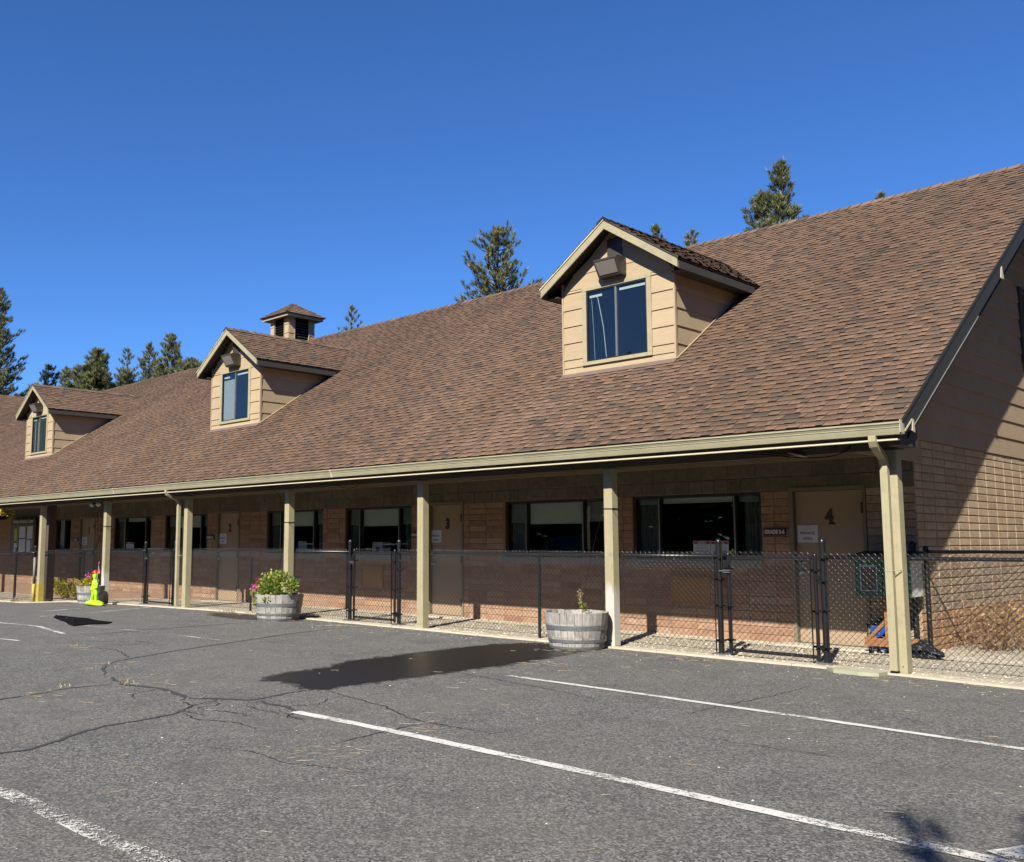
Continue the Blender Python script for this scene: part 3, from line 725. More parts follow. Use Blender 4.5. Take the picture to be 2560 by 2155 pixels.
# --- windows of the front wall
def window(k, w):
    x0, x1, m1, m2 = w; y = WY + .055; f = MB(); t = .045
    f.box(x0, x1, WY + .03, WY + .10, WT - t, WT - .002); f.box(x0, x1, WY + .03, WY + .10, WB + .09, WB + .09 + t)
    f.box(x0, x0 + t, WY + .03, WY + .10, WB + .091 + t, WT - t - .001); f.box(x1 - t, x1, WY + .03, WY + .10, WB + .091 + t, WT - t - .001)
    win = part(f, 'window', M['bronze'])
    ms = [q for q in (m1, m2) if q is not None]
    for q in ms:
        b = MB(); b.box(q - .022, q + .022, WY + .028, WY + .098, WB + .137, WT - .047); b.box(q - .007, q + .007, WY + .022, WY + .0275, WB + .137, WT - .047, 1); b.build('mullion', [M['bronze'], M['alu']], win)
    ed = [x0 + t] + [e for q in ms for e in (q - .022, q + .022)] + [x1 - t]
    for i in range(0, len(ed), 2):
        p = MB(); p.box(ed[i], ed[i + 1], WY + .068, WY + .073, WB + .136, WT - .046); p.build('pane', M['glass'], win)
    s = MB(); s.box(x0 - .085, x1 + .012, WY - .035, WY + .12, WB - .03, WB + .088); s.build('sill', M['sill'], win, bevel=.006)
    return win, ed
BL = {0: 2.02, 1: 1.735, 2: 1.75, 3: 1.78, 4: 1.80, 5: 1.99}
for k, w in enumerate(WIN):
    win, ed = window(k, w); yb = WY + .115
    if k in BL:
        b = MB(); b.box(ed[2] + .01, ed[3] - .005, yb, yb + .006, BL[k], WT - .05); b.tube([(ed[2] + .01, yb, BL[k]), (ed[3] - .005, yb, BL[k])], .009, 6); b.build('blind', M['blind'], win)
        for i in (0, 4):
            if k in (1, 2, 3, 4) : lo = BL[k] + .02
            else: lo = 2.0
            b = MB(); b.box(ed[i] + .02, ed[i + 1] - .01, yb, yb + .006, lo, WT - .05); b.build('blind', M['blind_grey'], win)
    c = MB()      # gathered curtains at the sides
    for a, b_ in (((ed[0], ed[0] + .36)), ((ed[-1] - .30, ed[-1]))):
        n = 14; pr = None
        for i in range(n + 1):
            q = a + (b_ - a) * i / n; pt = (q, yb + .05 + .022 * sin(i * 1.9), 0)
            if pr: c.face([(pr[0], pr[1], WB + .1), (pt[0], pt[1], WB + .1), (pt[0], pt[1], WT - .04), (pr[0], pr[1], WT - .04)])
            pr = pt
    c.build('curtain', M['curtain'] if k < 6 else M['blind'], win, smooth=True)

# --- doors
NUM = ['4', '3', '2', '1']
for k, (x0, x1) in enumerate(DOOR):
    zb = gz(x0) + .03; m = MB(); m.box(x0 + .065, x1 - .052, WY + .055, WY + .10, zb + .006, 2.118); d = part(m, 'door', M['door'], bevel=.003)
    f = MB(); f.box(x0, x0 + .058, WY - .014, WY + .12, zb - .02, 2.175); f.box(x1 - .046, x1, WY - .014, WY + .12, zb - .02, 2.175); f.box(x0 + .059, x1 - .047, WY - .014, WY + .12, 2.122, 2.175); f.build('door_frame', M['door_frame'], d)
    t = MB(); t.box(x0 + .06, x1 - .048, WY + .02, WY + .12, zb - .02, zb + .004); t.build('threshold', M['alu'], d)
    for hz in (1.87, 1.08, .28):
        h = MB(); h.box(x1 - .058, x1 - .040, WY - .021, WY + .054, hz - .065, hz + .065); h.tube([(x1 - .05, WY - .022, hz - .07), (x1 - .05, WY - .022, hz + .07)], .010, 8); h.build('hinge', M['bronze'], d)
    kx = x0 + .145
    h = MB(); h.lathe([(.001, 0), (.033, 0), (.033, .008), (.012, .012), (.012, .04), (.03, .05), (.032, .07), (.02, .085), (.001, .088)], (0, 0, 0), 14)
    h.v = [(kx + a, WY + .054 - c, 1.0 + b) for a, b, c in h.v]; h.build('knob', M['steel'], d, smooth=True)
    h = MB(); h.lathe([(.001, 0), (.028, 0), (.026, .018), (.001, .022)], (0, 0, 0), 14); h.v = [(kx + a_, WY + .054 - c_, 1.13 + b_) for a_, b_, c_ in h.v]; h.build('deadbolt', M['steel'], d, smooth=True)
    n = text_mesh('number', NUM[k], .265, M['number'], d, ((x0 + x1) / 2 + .01, WY + .050, 1.752), extr=.006, off=.012, sx=.82)
    if k == 0:
        s = MB(); s.box((x0 + x1) / 2 - .005, (x0 + x1) / 2 + .085, WY + .044, WY + .054, 1.652, 1.672); s.build('number_foot', M['number'], d)
# varnished panels under the windows
for x0, x1, z0, z1 in HAT:
    m = MB(); m.box(x0 + .02, x1 - .02, WY - .003, WY + .03, z0 + .02, z1 - .02); h = part(m, 'wall_panel', M['hatch'])
    f = MB(); f.box(x0, x1, WY - .012, WY + .03, z1 - .019, z1); f.box(x0, x1, WY - .012, WY + .03, z0, z0 + .019); f.box(x0, x0 + .019, WY - .012, WY + .03, z0 + .0195, z1 - .0195); f.box(x1 - .019, x1, WY - .012, WY + .03, z0 + .0195, z1 - .0195); f.build('panel_frame', M['hatch'], h)

# --- gable wall: stack-bonded blocks below, lapped boards above
ZS = 2.752
mb = MB(); mb.box(XG - .20, XG - .003, WY + .014, 13.69, -.3, ZS + .02); gw = part(mb, 'gable_wall', M['mortar'])
GP = .4225; gb = []
for row in range(26):
    z0, z1 = row * CR - .03, (row + 1) * CR - .03; y = WY; first = True
    while y < 13.6:
        e = min(13.68, 2.36 if first else y + GP); first = False
        gb.append((y + .0085, e - .0085, max(0, z0) + .0075, min(z1, ZS + .01) - .0075, 'brick_orange' if row < 5 else 'brick_gable')); y = e
vis = [q for q in gb if q[2] > .85 and q[0] < 7.0 and q[1] > 2.0]; vis.sort(key=lambda q: q[0] - q[2] * .7); vs = set(vis[:175]); cache = {}
for q in gb:
    if q in vs:
        y0, y1, z0, z1, mt = q; key = (round(y1 - y0, 3), round(z1 - z0, 3), mt)
        if key not in cache:
            m = MB(); chamfer_brick(m, -(y1 - y0) / 2, (y1 - y0) / 2, -(z1 - z0) / 2, (z1 - z0) / 2, 0, .009, ax='x', sg=1); cache[key] = m.mesh('brick', M[mt])
        o = link_mesh('brick', cache[key], gw); o.location = (XG + rnd.uniform(-.002, .002), (y0 + y1) / 2, (z0 + z1) / 2)
for mt in ('brick_gable', 'brick_orange'):
    m = MB()
    for q in gb:
        if q not in vs and q[4] == mt: chamfer_brick(m, q[0], q[1], q[2], q[3], XG + rnd.uniform(-.002, .002), .009, ax='x', sg=1)
    prop(m.build('brick_courses', M[mt], gw), kind='stuff')
# lapped siding boards: [z, z+.292], each clipped by the roof slope
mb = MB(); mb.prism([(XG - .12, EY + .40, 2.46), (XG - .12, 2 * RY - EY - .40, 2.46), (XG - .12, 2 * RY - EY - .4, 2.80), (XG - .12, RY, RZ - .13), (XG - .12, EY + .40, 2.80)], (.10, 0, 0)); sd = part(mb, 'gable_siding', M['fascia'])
def roof_under(z): return EY + (z + .10 - EZ) / SLP      # y where the underside of the roof meets height z
GW0, GW1, GWZ0, GWZ1 = 7.05, 8.6, 4.36, 5.66              # gable window
zb = ZS - .01; k = 0
BZ = [2.752, 3.040, 3.318, 3.626, 3.93, 4.218, 4.52, 4.812, 5.11, 5.397, 5.688, 5.979, 6.27, 6.56, 6.85, 7.14, 7.43]
for z0, z1 in zip(BZ, BZ[1:]):
    ylo0, ylo1 = max(.0 if z0 < 2.8 else roof_under(z0), .0), roof_under(z1); yhi0, yhi1 = 2 * RY - ylo0, 2 * RY - ylo1
    z1c = z1
    if ylo1 > RY - .1: continue
    cuts = [(ylo0, ylo1)]
    jr = random.Random(k * 13 + 5); j = ylo0 + jr.choice([1.9, 2.6, 3.1, 2.2]); joints = []
    if k == 1: joints = [3.62, 7.4]
    elif k == 0: joints = [5.45, 9.2]
    else:
        while j < yhi0 - 1: joints.append(j); j += 3.66
    segs = []
    st = ylo0
    for q in joints + [yhi0]: segs.append((st, q)); st = q
    for a, b in segs:
        pieces = [(a, b)]
        if z1 > GWZ0 and z0 < GWZ1: pieces = [(p0, p1) for p0, p1 in ((a, min(b, GW0)), (max(a, GW1), b)) if p1 - p0 > .05]
        for p0, p1 in pieces:
            lt = max(p0, ylo1) if p0 == ylo0 else p0; rt = min(p1, yhi1) if p1 == yhi0 else p1
            if rt <= lt + .01: continue
            g0 = .002 if p0 != ylo0 else 0
            o0, o1 = XG + .026, XG + .006; bk = XG - .018
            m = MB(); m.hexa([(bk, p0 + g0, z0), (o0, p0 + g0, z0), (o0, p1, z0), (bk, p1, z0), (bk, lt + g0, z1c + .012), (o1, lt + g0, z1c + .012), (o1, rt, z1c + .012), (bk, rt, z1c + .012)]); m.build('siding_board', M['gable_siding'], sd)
    k += 1
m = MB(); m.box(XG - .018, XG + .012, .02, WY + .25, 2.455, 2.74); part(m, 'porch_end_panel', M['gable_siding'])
f = MB(); t = .06
f.box(XG - .05, XG + .05, GW0, GW1, GWZ1 - t, GWZ1); f.box(XG - .05, XG + .05, GW0, GW1, GWZ0, GWZ0 + t); f.box(XG - .05, XG + .05, GW0, GW0 + t, GWZ0 + t + .001, GWZ1 - t - .001); f.box(XG - .05, XG + .05, GW1 - t, GW1, GWZ0 + t + .001, GWZ1 - t - .001)
gwin = part(f, 'gable_window', M['fascia']); p = MB(); p.box(XG - .01, XG - .004, GW0 + t, GW1 - t, GWZ0 + t, GWZ1 - t); p.build('pane', M['glass'], gwin)
# rake boards down both slopes at the roof end, with metal edge and torn strip
def rake(sgn):
    Y = lambda y: y if sgn > 0 else 2 * RY - y
    m = MB(); a, b = EY - .005, RY; za, zb_ = EZ - .012, RZ - .012; d = .245
    m.prism([(XR - .04, Y(a), za), (XR - .04, Y(b), zb_), (XR - .04, Y(b), zb_ - d), (XR - .04, Y(a + .25), za - d + .25 * SLP), (XR - .04, Y(a), za - .10)], (.035, 0, 0)); r_ = part(m, 'rake_board', M['rake'])
    m = MB(); m.prism([(XR - .012, Y(a), za + .004), (XR - .012, Y(b), zb_ + .004), (XR - .012, Y(b), zb_ - .035), (XR - .012, Y(a), za - .035)], (.014, 0, 0)); m.build('rake_trim', M['rake'], r_)
    m = MB(); m.prism([(XR - .042, Y(a + .27), za - d + .27 * SLP - .002), (XR - .042, Y(2.2), EZ + SLP * (2.2 - EY) - .012 - d - .002), (XR - .042, Y(2.2), EZ + SLP * (2.2 - EY) - .012 - d - .016), (XR - .042, Y(a + .27), za - d + .27 * SLP - .016)], (.044, 0, 0)); m.build('metal_edge', M['alu_dull'], r_)
    m = MB(); m.prism([(XR - .3, Y(a + .3), za - .14), (XR - .3, Y(b), zb_ - .34), (XR - .3, Y(b), zb_ - .36), (XR - .3, Y(a + .3), za - .16)], (.25, 0, 0)); 
    m.v = [(x_ if x_ > XR - .2 else XG + .03, y_, z_) for x_, y_, z_ in m.v]; m.build('rake_soffit', M['rake'], r_)
    return r_
rk = rake(1); rake(-1)
m = MB(); m.hexa([(XR, -.44, 2.575), (XR + .006, -.44, 2.575), (XR + .006, -.40, 2.575), (XR, -.40, 2.575), (XR, -.20, 2.73), (XR + .006, -.20, 2.73), (XR + .006, -.165, 2.73), (XR, -.165, 2.73)])
m.hexa([(XR, -.21, 2.60), (XR + .006, -.21, 2.60), (XR + .006, -.13, 2.585), (XR, -.13, 2.585), (XR, -.19, 2.72), (XR + .006, -.19, 2.72), (XR + .006, -.15, 2.725), (XR, -.15, 2.725)])
m.hexa([(XR, -.545, 2.56), (XR + .006, -.545, 2.56), (XR + .006, -.44, 2.555), (XR, -.44, 2.555), (XR, -.545, 2.69), (XR + .006, -.545, 2.69), (XR + .006, -.50, 2.70), (XR, -.50, 2.70)])
part(m, 'bent_flashing', M['drip'])
m = MB(); m.hexa([(XR - .02, 3.20, 4.93), (XR + .002, 3.20, 4.93), (XR + .002, 3.33, 4.93), (XR - .02, 3.33, 4.93), (XR - .02, 3.24, 5.07), (XR + .002, 3.24, 5.07), (XR + .002, 3.28, 5.10), (XR - .02, 3.28, 5.10)]); m.build('torn_trim', M['drip'], rk)

# --- dormers
DY = 1.707; DHW = 1.075; DSL = .6773
def dormer(xc, n_shown, seed, mullion=True):
    zbase = EZ + SLP * (DY - EY) - .012; zr = 6.575; hw = 1.345; yf = DY - .275
    ze = zr - DSL * hw                              # roof surface at the eaves
    yb = lambda z: EY + (z - EZ) / SLP              # where height z meets the main roof
    m = MB()                                        # core walls (dark backing) behind boards
    m.prism([(xc - DHW + .02, DY + .02, zbase - .2), (xc + DHW - .02, DY + .02, zbase - .2), (xc + DHW - .02, DY + .02, ze + .10), (xc, DY + .02, zr - .12), (xc - DHW + .02, DY + .02, ze + .10)], (0, .035, 0)); d = part(m, 'dormer', M['fascia'])
    # window hole is covered by a dark backing box and panes set proud of it
    wx0, wx1, wz0, wz1 = xc - .672, xc + .675, 4.293, 5.603
    bz = [zbase, 4.434, 4.715, 4.997, 5.279, 5.565, 5.85, 6.14, 6.5]
    for z0, z1 in zip(bz, bz[1:]):
        def half(z): return min(DHW, (zr - .135 - z) / DSL)
        h0, h1 = half(z0), max(.03, half(z1 + .010)); spansx = [(-h0, h0, -h1, h1)]
        if z1 > wz0 and z0 < wz1 - .05:
            a, b = wx0 - xc, wx1 - xc; spansx = [(-h0, a, -h1, a), (b, h0, b, h1)]
            if z0 < wz0: spansx = [(-h0, h0, -h0, h0)]; z1_ = wz0 + .0; spansx2 = [(-h0, a, -h1, a), (b, h0, b, h1)]
        if z0 < wz0 < z1:      # the course under the sill: a full-width board below, short boards beside the casing
            for (a0, b0, a1, b1, q0, q1, od) in ((-h0, h0, -h0, h0, z0, wz0, .022),) + tuple((s_[0], s_[1], s_[2], s_[3], wz0 + .001, z1, .020) for s_ in spansx2):
                m = MB(); m.hexa([(xc + a0, DY - od, q0), (xc + b0, DY - od, q0), (xc + b0, DY + .019, q0), (xc + a0, DY + .019, q0), (xc + a1, DY - .004, q1 + (.010 if q1 == z1 else 0)), (xc + b1, DY - .004, q1 + (.010 if q1 == z1 else 0)), (xc + b1, DY + .019, q1), (xc + a1, DY + .019, q1)]); m.build('siding_board', M['siding'], d)
            continue
        if z0 < wz1 < z1 - .03:
            for (a0, b0, a1, b1, q0, q1) in [(-h0, wx0 - xc, -half(wz1), wx0 - xc, z0, wz1), (wx1 - xc, h0, wx1 - xc, half(wz1), z0, wz1), (-half(wz1), half(wz1), -h1, h1, wz1 + .001, z1)]:
                m = MB(); m.hexa([(xc + a0, DY - .022, q0), (xc + b0, DY - .022, q0), (xc + b0, DY + .019, q0), (xc + a0, DY + .019, q0), (xc + a1, DY - .012, q1), (xc + b1, DY - .012, q1), (xc + b1, DY + .019, q1), (xc + a1, DY + .019, q1)]); m.build('siding_board', M['siding'], d)
            continue
        for a0, b0, a1, b1 in spansx:
            m = MB(); m.hexa([(xc + a0, DY - .022, z0), (xc + b0, DY - .022, z0), (xc + b0, DY + .019, z0), (xc + a0, DY + .019, z0), (xc + a1, DY - .004, z1 + .010), (xc + b1, DY - .004, z1 + .010), (xc + b1, DY + .019, z1), (xc + a1, DY + .019, z1)]); m.build('siding_board', M['siding'], d)
    # cheeks, both sides
    for sg in (1, -1):
        xw = xc + sg * DHW
        for z0, z1 in zip(bz, bz[1:]):
            if z0 > ze: break
            z1 = min(z1, ze + .06)
            ya0, ya1 = yb(z0) + .03, yb(z1) + .03
            y0 = DY + .021
            if ya1 <= y0 + .02: continue
            m = MB(); o0, o1 = sg * .020, sg * .003
            m.hexa([(xw - sg * .018, y0, z0), (xw + o0, y0, z0), (xw + o0, max(ya0, y0 + .01), z0), (xw - sg * .018, max(ya0, y0 + .01), z0), (xw - sg * .018, y0, z1 + .010), (xw + o1, y0, z1 + .010), (xw + o1, ya1, z1 + .010), (xw - sg * .018, ya1, z1 + .010)]); m.build('siding_board', M['siding_side'], d)
        m = MB(); m.box(xw - .004 if sg > 0 else xw - .024, xw + .024 if sg > 0 else xw + .004, DY - .026, DY + .020, zbase, ze + .08); m.build('corner_trim', M['siding'], d)
        m = MB(); m.box(xw - .02, xw + .02, DY - .03, DY + 3.0, zbase - .3, zbase - .25)
    # roof: two slopes with thickness, rake boards, side fascia, soffit
    yend = EY + (zr - EZ) / SLP + .1
    for sg in (1, -1):
        m = MB(); t = .05
        m.prism([(xc, yf, zr), (xc + sg * hw, yf, ze), (xc + sg * hw, yf, ze - t), (xc, yf, zr - t)], (0, yend - yf, 0)); rs = m.build('dormer_roof', M['fascia'], d)
        m = MB(); dd = .128
        m.prism([(xc, yf - .028, zr - .035), (xc + sg * (hw - .015), yf - .028, ze - .035 + DSL * .015), (xc + sg * (hw - .015), yf - .028, ze - .035 - dd + DSL * .015), (xc, yf - .028, zr - .035 - dd)], (0, .026, 0)); m.build('rake_board', M['cream_x'], d)
        m = MB(); m.prism([(xc, yf - .040, zr + .002), (xc + sg * (hw + .005), yf - .040, ze - DSL * .005 + .002), (xc + sg * (hw + .005), yf - .040, ze - DSL * .005 - .022), (xc, yf - .040, zr - .022)], (0, .010, 0)); m.build('rake_edge', M['drip' if sg < 0 else 'fascia'], d)
        m = MB(); xo = xc + sg * hw; m.box(min(xo, xo - sg * .022), max(xo, xo - sg * .022), yf + .001, yb(ze - .13), ze - .165, ze - .035); m.build('side_fascia', M['fascia'], d)
        m = MB(); xa, xb = sorted((xc + sg * (DHW + .025), xo - sg * .023)); m.box(xa, xb, DY - .12, yb(ze - .13) - .1, ze - .158, ze - .14); m.build('side_soffit', M['fascia'], d)
    # shingles on both dormer slopes
    L = sqrt(hw * hw + (zr - ze) ** 2); P = []
    for sg in (1, -1):
        v = Vector((-sg * hw, 0, zr - ze)).normalized(); n = Vector((sg * (zr - ze), 0, hw)).normalized()
        o = Vector((xc + sg * (hw + .012), yf - .045, ze - .008 + .0)); u = Vector((0, 1, 0))
        P += shingle_rows(o, u, v, n, yend - yf, L + .012, seed + sg, keep=lambda q: q.z > EZ + SLP * (q.y - EY) - .05)
    add_shingles(P, d, 0)
    m = MB(); y = yf - .05; k = 0
    while y < yend - .2:
        c = tones(random.Random(seed * 77 + k)); e = .13
        for sg in (-1, 1):
            fc = [(xc, y, zr + .036), (xc, y + .26, zr + .018), (xc + sg * e, y + .26, zr + .018 - DSL * e), (xc + sg * e, y, zr + .036 - DSL * e)]
            m.face(fc, 0, c); m.face([(xc, y, zr + .036), (xc + sg * e, y, zr + .036 - DSL * e), (xc + sg * e, y, zr - DSL * e), (xc, y, zr)], 0, (.03, .022, .018))
        y += .2; k += 1
    prop(m.build('ridge_cap_row', M['shingle'], d), kind='stuff')
    # window: casing, frame, mullion, panes, blind
    c = MB(); ca = .085
    c.box(wx0, wx1, DY - .036, DY + .018, wz1 - ca * .75, wz1); c.box(wx0, wx1, DY - .044, DY + .018, wz0, wz0 + ca * .7)
    c.box(wx0, wx0 + ca, DY - .036, DY + .018, wz0 + ca * .7 + .001, wz1 - ca * .75 - .001); c.box(wx1 - ca, wx1, DY - .036, DY + .018, wz0 + ca * .7 + .001, wz1 - ca * .75 - .001); c.build('window_casing', M['cream'], d, bevel=.004)
    gx0_, gx1_, gz0_, gz1_ = wx0 + ca, wx1 - ca, wz0 + ca * .7, wz1 - ca * .75
    f = MB(); t = .022
    f.box(gx0_, gx1_, DY - .024, DY + .017, gz1_ - t, gz1_ - .001); f.box(gx0_, gx1_, DY - .024, DY + .017, gz0_ + .001, gz0_ + t); f.box(gx0_ + .001, gx0_ + t, DY - .024, DY + .017, gz0_ + t, gz1_ - t); f.box(gx1_ - t, gx1_ - .001, DY - .024, DY + .017, gz0_ + t, gz1_ - t); f.build('window_frame', M['bronze'], d)
    mm = MB(); mm.box(xc - .017, xc + .017, DY - .022, DY + .016, gz0_ + t, gz1_ - t); mm.build('mullion', M['alu'], d)
    m = MB(); m.box(gx0_, gx1_, DY + .0185, DY + .0198, gz0_, gz1_); m.build('window_lining', M['rubber'] if seed < 300 else M['room_cloth'], d)
    for a, b in ((gx0_ + t, xc - .017), (xc + .017, gx1_ - t)):
        p = MB(); p.box(a, b, DY - .006, DY - .002, gz0_ + t, gz1_ - t); p.build('pane', M['glass'], d)
    b = MB(); b.box(xc + .06, gx1_ - t - .01, DY + .004, DY + .010, gz1_ - t - .075, gz1_ - t - .035); b.box(gx0_ + t + .03, gx0_ + .30, DY + .004, DY + .010, gz1_ - t - .10, gz1_ - t - .06); b.build('blind_rail', M['white_paint'], d)
    if seed < 200:
        b = MB(); b.tube([(xc - .40, DY + .006, gz1_ - .12), (xc - .37, DY + .006, gz1_ - .15), (xc - .27, DY + .006, 4.9), (xc - .22, DY + .006, gz0_ + .04)], .007, 6); b.tube([(gx0_ + .09, DY + .006, gz1_ - .15), (gx0_ + .12, DY + .006, 4.9), (gx0_ + .14, DY + .006, gz0_ + .03)], .004, 5); b.build('blind_wand', M['wand_grey'], d)
    else:
        b = MB()
        for q in ([-.36, -.12] if seed > 300 else [-.30]): b.box(xc + q - (.03 if seed > 300 else .24), xc + q + (.03 if seed > 300 else .24), DY + .004, DY + .010, gz0_ + t, gz1_ - t - .15)
        b.build('curtain', M['blind_grey'], d)
    # plate behind the lamp
    m = MB(); m.box(xc - .14, xc + .14, DY - .030, DY - .023, 5.90, 6.32); m.build('lamp_plate', M['lamp_body'], d)
    # the flashing apron under the front
    m = MB(); ya, zf = DY - .105, lambda y, o: EZ + SLP * (y - EY) + o; xa, xb = xc - DHW - .03, xc + DHW + .03
    m.hexa([(xa, ya, zf(ya, .019)), (xb, ya, zf(ya, .019)), (xb, DY - .02, zf(DY - .02, .019)), (xa, DY - .02, zf(DY - .02, .019)), (xa, ya, zf(ya, .025)), (xb, ya, zf(ya, .025)), (xb, DY - .024, zf(DY - .02, .040)), (xa, DY - .024, zf(DY - .02, .040))]); m.build('flashing', M['flash'], d)
    for sg in (1, -1):
        m = MB(); xo = xc + sg * (DHW + .03); zz = lambda y: EZ + SLP * (y - EY) + .022
        m.tube([(xo, DY - .02, zz(DY - .02) + .01), (xo, 3.6, zz(3.6) + .01)], .012, 5); m.build('cheek_trim', M['siding_side'], d)
    return d
for xc, sd_ in zip(DC, (101, 202, 303, 404)): dormer(xc, 0, sd_)

# --- cupola
cx, cy, ch = -21.0, 6.80, .49
mb = MB(); mb.box(cx - ch + .03, cx + ch - .03, cy - ch + .03, cy + ch - .03, 7.2, 8.44); cup = part(mb, 'cupola', M['rubber'])
for sg in (1, -1):      # corner boards built up from short lapped pieces, both visible faces
    for face in ('y', 'x'):
        for s2 in (1, -1):
            for k, (z0, z1) in enumerate(((7.25, 7.62), (7.62, 7.90), (7.90, 8.18), (8.18, 8.44))):
                m = MB(); a0, a1 = sorted((s2 * ch, s2 * (ch - .20)))
                if face == 'y':
                    yy = cy + sg * ch; p = [(cx + a0, yy), (cx + a1, yy)]
                    m.hexa([(cx + a0, yy - sg * .03, z0), (cx + a1, yy - sg * .03, z0), (cx + a1, yy + sg * .020, z0), (cx + a0, yy + sg * .020, z0), (cx + a0, yy - sg * .03, z1), (cx + a1, yy - sg * .03, z1), (cx + a1, yy + sg * .004, z1), (cx + a0, yy + sg * .004, z1)])
                else:
                    xx = cx + sg * ch
                    m.hexa([(xx - sg * .03, cy + a0 * .999, z0), (xx + sg * .020, cy + a0 * .999, z0), (xx + sg * .020, cy + a1, z0), (xx - sg * .03, cy + a1, z0), (xx - sg * .03, cy + a0 * .999, z1), (xx + sg * .004, cy + a0 * .999, z1), (xx + sg * .004, cy + a1, z1), (xx - sg * .03, cy + a1, z1)])
                m.build('siding_board', M['siding'], cup)
for k in range(9):
    z = 7.55 + k * .085
    m = MB(); x0 = cx + ch - .02; m.hexa([(x0 - .04, cy - .285, z + .05), (x0 + .012, cy - .285, z), (x0 + .012, cy + .285, z), (x0 - .04, cy + .285, z + .05), (x0 - .04, cy - .285, z + .062), (x0 + .012, cy - .285, z + .012), (x0 + .012, cy + .285, z + .012), (x0 - .04, cy + .285, z + .062)]); m.build('louvre_slat', M['rake'], cup)
    m = MB(); y0 = cy - ch + .02; m.hexa([(cx - .285, y0 + .04, z + .05), (cx + .285, y0 + .04, z + .05), (cx + .285, y0 - .012, z), (cx - .285, y0 - .012, z), (cx - .285, y0 + .04, z + .062), (cx + .285, y0 + .04, z + .062), (cx + .285, y0 - .012, z + .012), (cx - .285, y0 - .012, z + .012)]); m.build('louvre_slat', M['rubber'], cup)
for a in (-.287, .267):
    m = MB(); m.box(cx + ch - .028, cx + ch + .030, cy + a, cy + a + .02, 7.4, 8.44); m.build('louvre_trim', M['siding'], cup)
    m = MB(); m.box(cx + a, cx + a + .02, cy - ch - .030, cy - ch + .028, 7.4, 8.44); m.build('louvre_trim', M['siding'], cup)
m = MB(); eh = ch + .20
for sg in (1, -1):
    m.box(cx - eh, cx + eh, *sorted((cy + sg * eh, cy + sg * (eh - .03))), 8.385, 8.475); m.box(*sorted((cx + sg * eh, cx + sg * (eh - .03))), cy - eh + .031, cy + eh - .031, 8.385, 8.475)
m.build('cupola_fascia', M['cream_x'], cup)
m = MB(); m.box(cx - eh + .032, cx + eh - .032, cy - eh + .032, cy + eh - .032, 8.40, 8.415); m.build('cupola_soffit', M['soffit_dark'], cup)
m = MB(); e2 = eh + .06; za, zt = 8.480, 8.975
rows = 6
for q in range(4):
    ca_, sa_ = cos(q * pi / 2), sin(q * pi / 2); R = lambda x, y, z: (cx + x * ca_ - y * sa_, cy + x * sa_ + y * ca_, z)
    for r in range(rows):
        f0, f1 = r / rows, (r + 1) / rows; w0, w1 = e2 * (1 - f0), e2 * (1 - f1); z0, z1 = za + (zt - za) * f0, za + (zt - za) * f1
        nseg = max(1, int(4 * w0 / .3)); 
        for s_ in range(nseg):
            t0, t1 = -1 + 2 * s_ / nseg, -1 + 2 * (s_ + 1) / nseg; c = tones(rnd); c2 = tuple(x * .75 for x in c)
            m.face([R(t0 * w0, -w0, z0 + .016), R(t1 * w0, -w0, z0 + .016), R(t1 * w1, -w1, z1 + .002), R(t0 * w1, -w1, z1 + .002)], 0, [c, c, c2, c2])
            m.face([R(t0 * w0, -w0, z0 - .006), R(t1 * w0, -w0, z0 - .006), R(t1 * w0, -w0, z0 + .016), R(t0 * w0, -w0, z0 + .016)], 0, (.03, .022, .018))
    for r in range(7):
        f0, f1 = r / 7, (r + 1.25) / 7; f1 = min(1, f1); c = tones(rnd); w0, w1 = e2 * (1 - f0), e2 * (1 - f1); z0, z1 = za + (zt - za) * f0, za + (zt - za) * f1; e = .07
        m.face([R(w0 - e, -w0, z0 + .03), R(w0, -w0, z0 + .042), R(w1, -w1, z1 + .016), R(max(w1 - e, 0), -w1, z1 + .010)], 0, c); m.face([R(w0, -w0, z0 + .042), R(w0, -w0 + e, z0 + .03), R(w1, -max(w1 - e, 0), z1 + .010), R(w1, -w1, z1 + .016)], 0, c)
m.face([(cx - e2, cy - e2, za), (cx + e2, cy - e2, za), (cx + e2, cy + e2, za), (cx - e2, cy + e2, za)], 0, (.05, .04, .03)); m.build('cupola_roof', M['shingle'], cup)

# --- wall-pack floodlights on the dormers: things of their own
FL = [('bronze wall-pack floodlight above the window of the nearest, largest-looking dormer', DC[0]), ('bronze wall-pack floodlight above the window of the dormer below the cupola', DC[1]),
      ('bronze wall-pack floodlight above the window of the small dormer at the far left end', DC[2])]
def flood(xc):
    t = thing('flood_light', '', 'light', (xc, DY - .03, 5.66), 'floodlights on the dormers'); y = DY - .0305; m = MB(); w = .225
    x0, x1 = xc - w, xc + w
    # housing: back box, sloped hood
    m.prism([(x0, y, 5.655), (x0, y, 5.955), (x0, y - .20, 5.955), (x0, y - .285, 5.925), (x0, y - .285, 5.905), (x0, y - .13, 5.655)], (2 * w, 0, 0)); h = m.build('housing', M['lamp_body'], t, bevel=.008)
    m = MB(); m.hexa([(x0 + .05, y - .162, 5.692), (x1 - .05, y - .162, 5.692), (x1 - .05, y - .12, 5.692), (x0 + .05, y - .12, 5.692), (x0 + .035, y - .279, 5.880), (x1 - .035, y - .279, 5.880), (x1 - .035, y - .24, 5.885), (x0 + .035, y - .24, 5.885)]); m.build('lens', M['lens'], t)
    m = MB()
    for z in (5.70, 5.90): m.tube([(x1 - .002, y - .03, z), (x1 + .006, y - .03, z)], .009, 8)
    m.build('screw', M['steel'], h); return t
for lab, xc in FL: prop(flood(xc), label=lab)
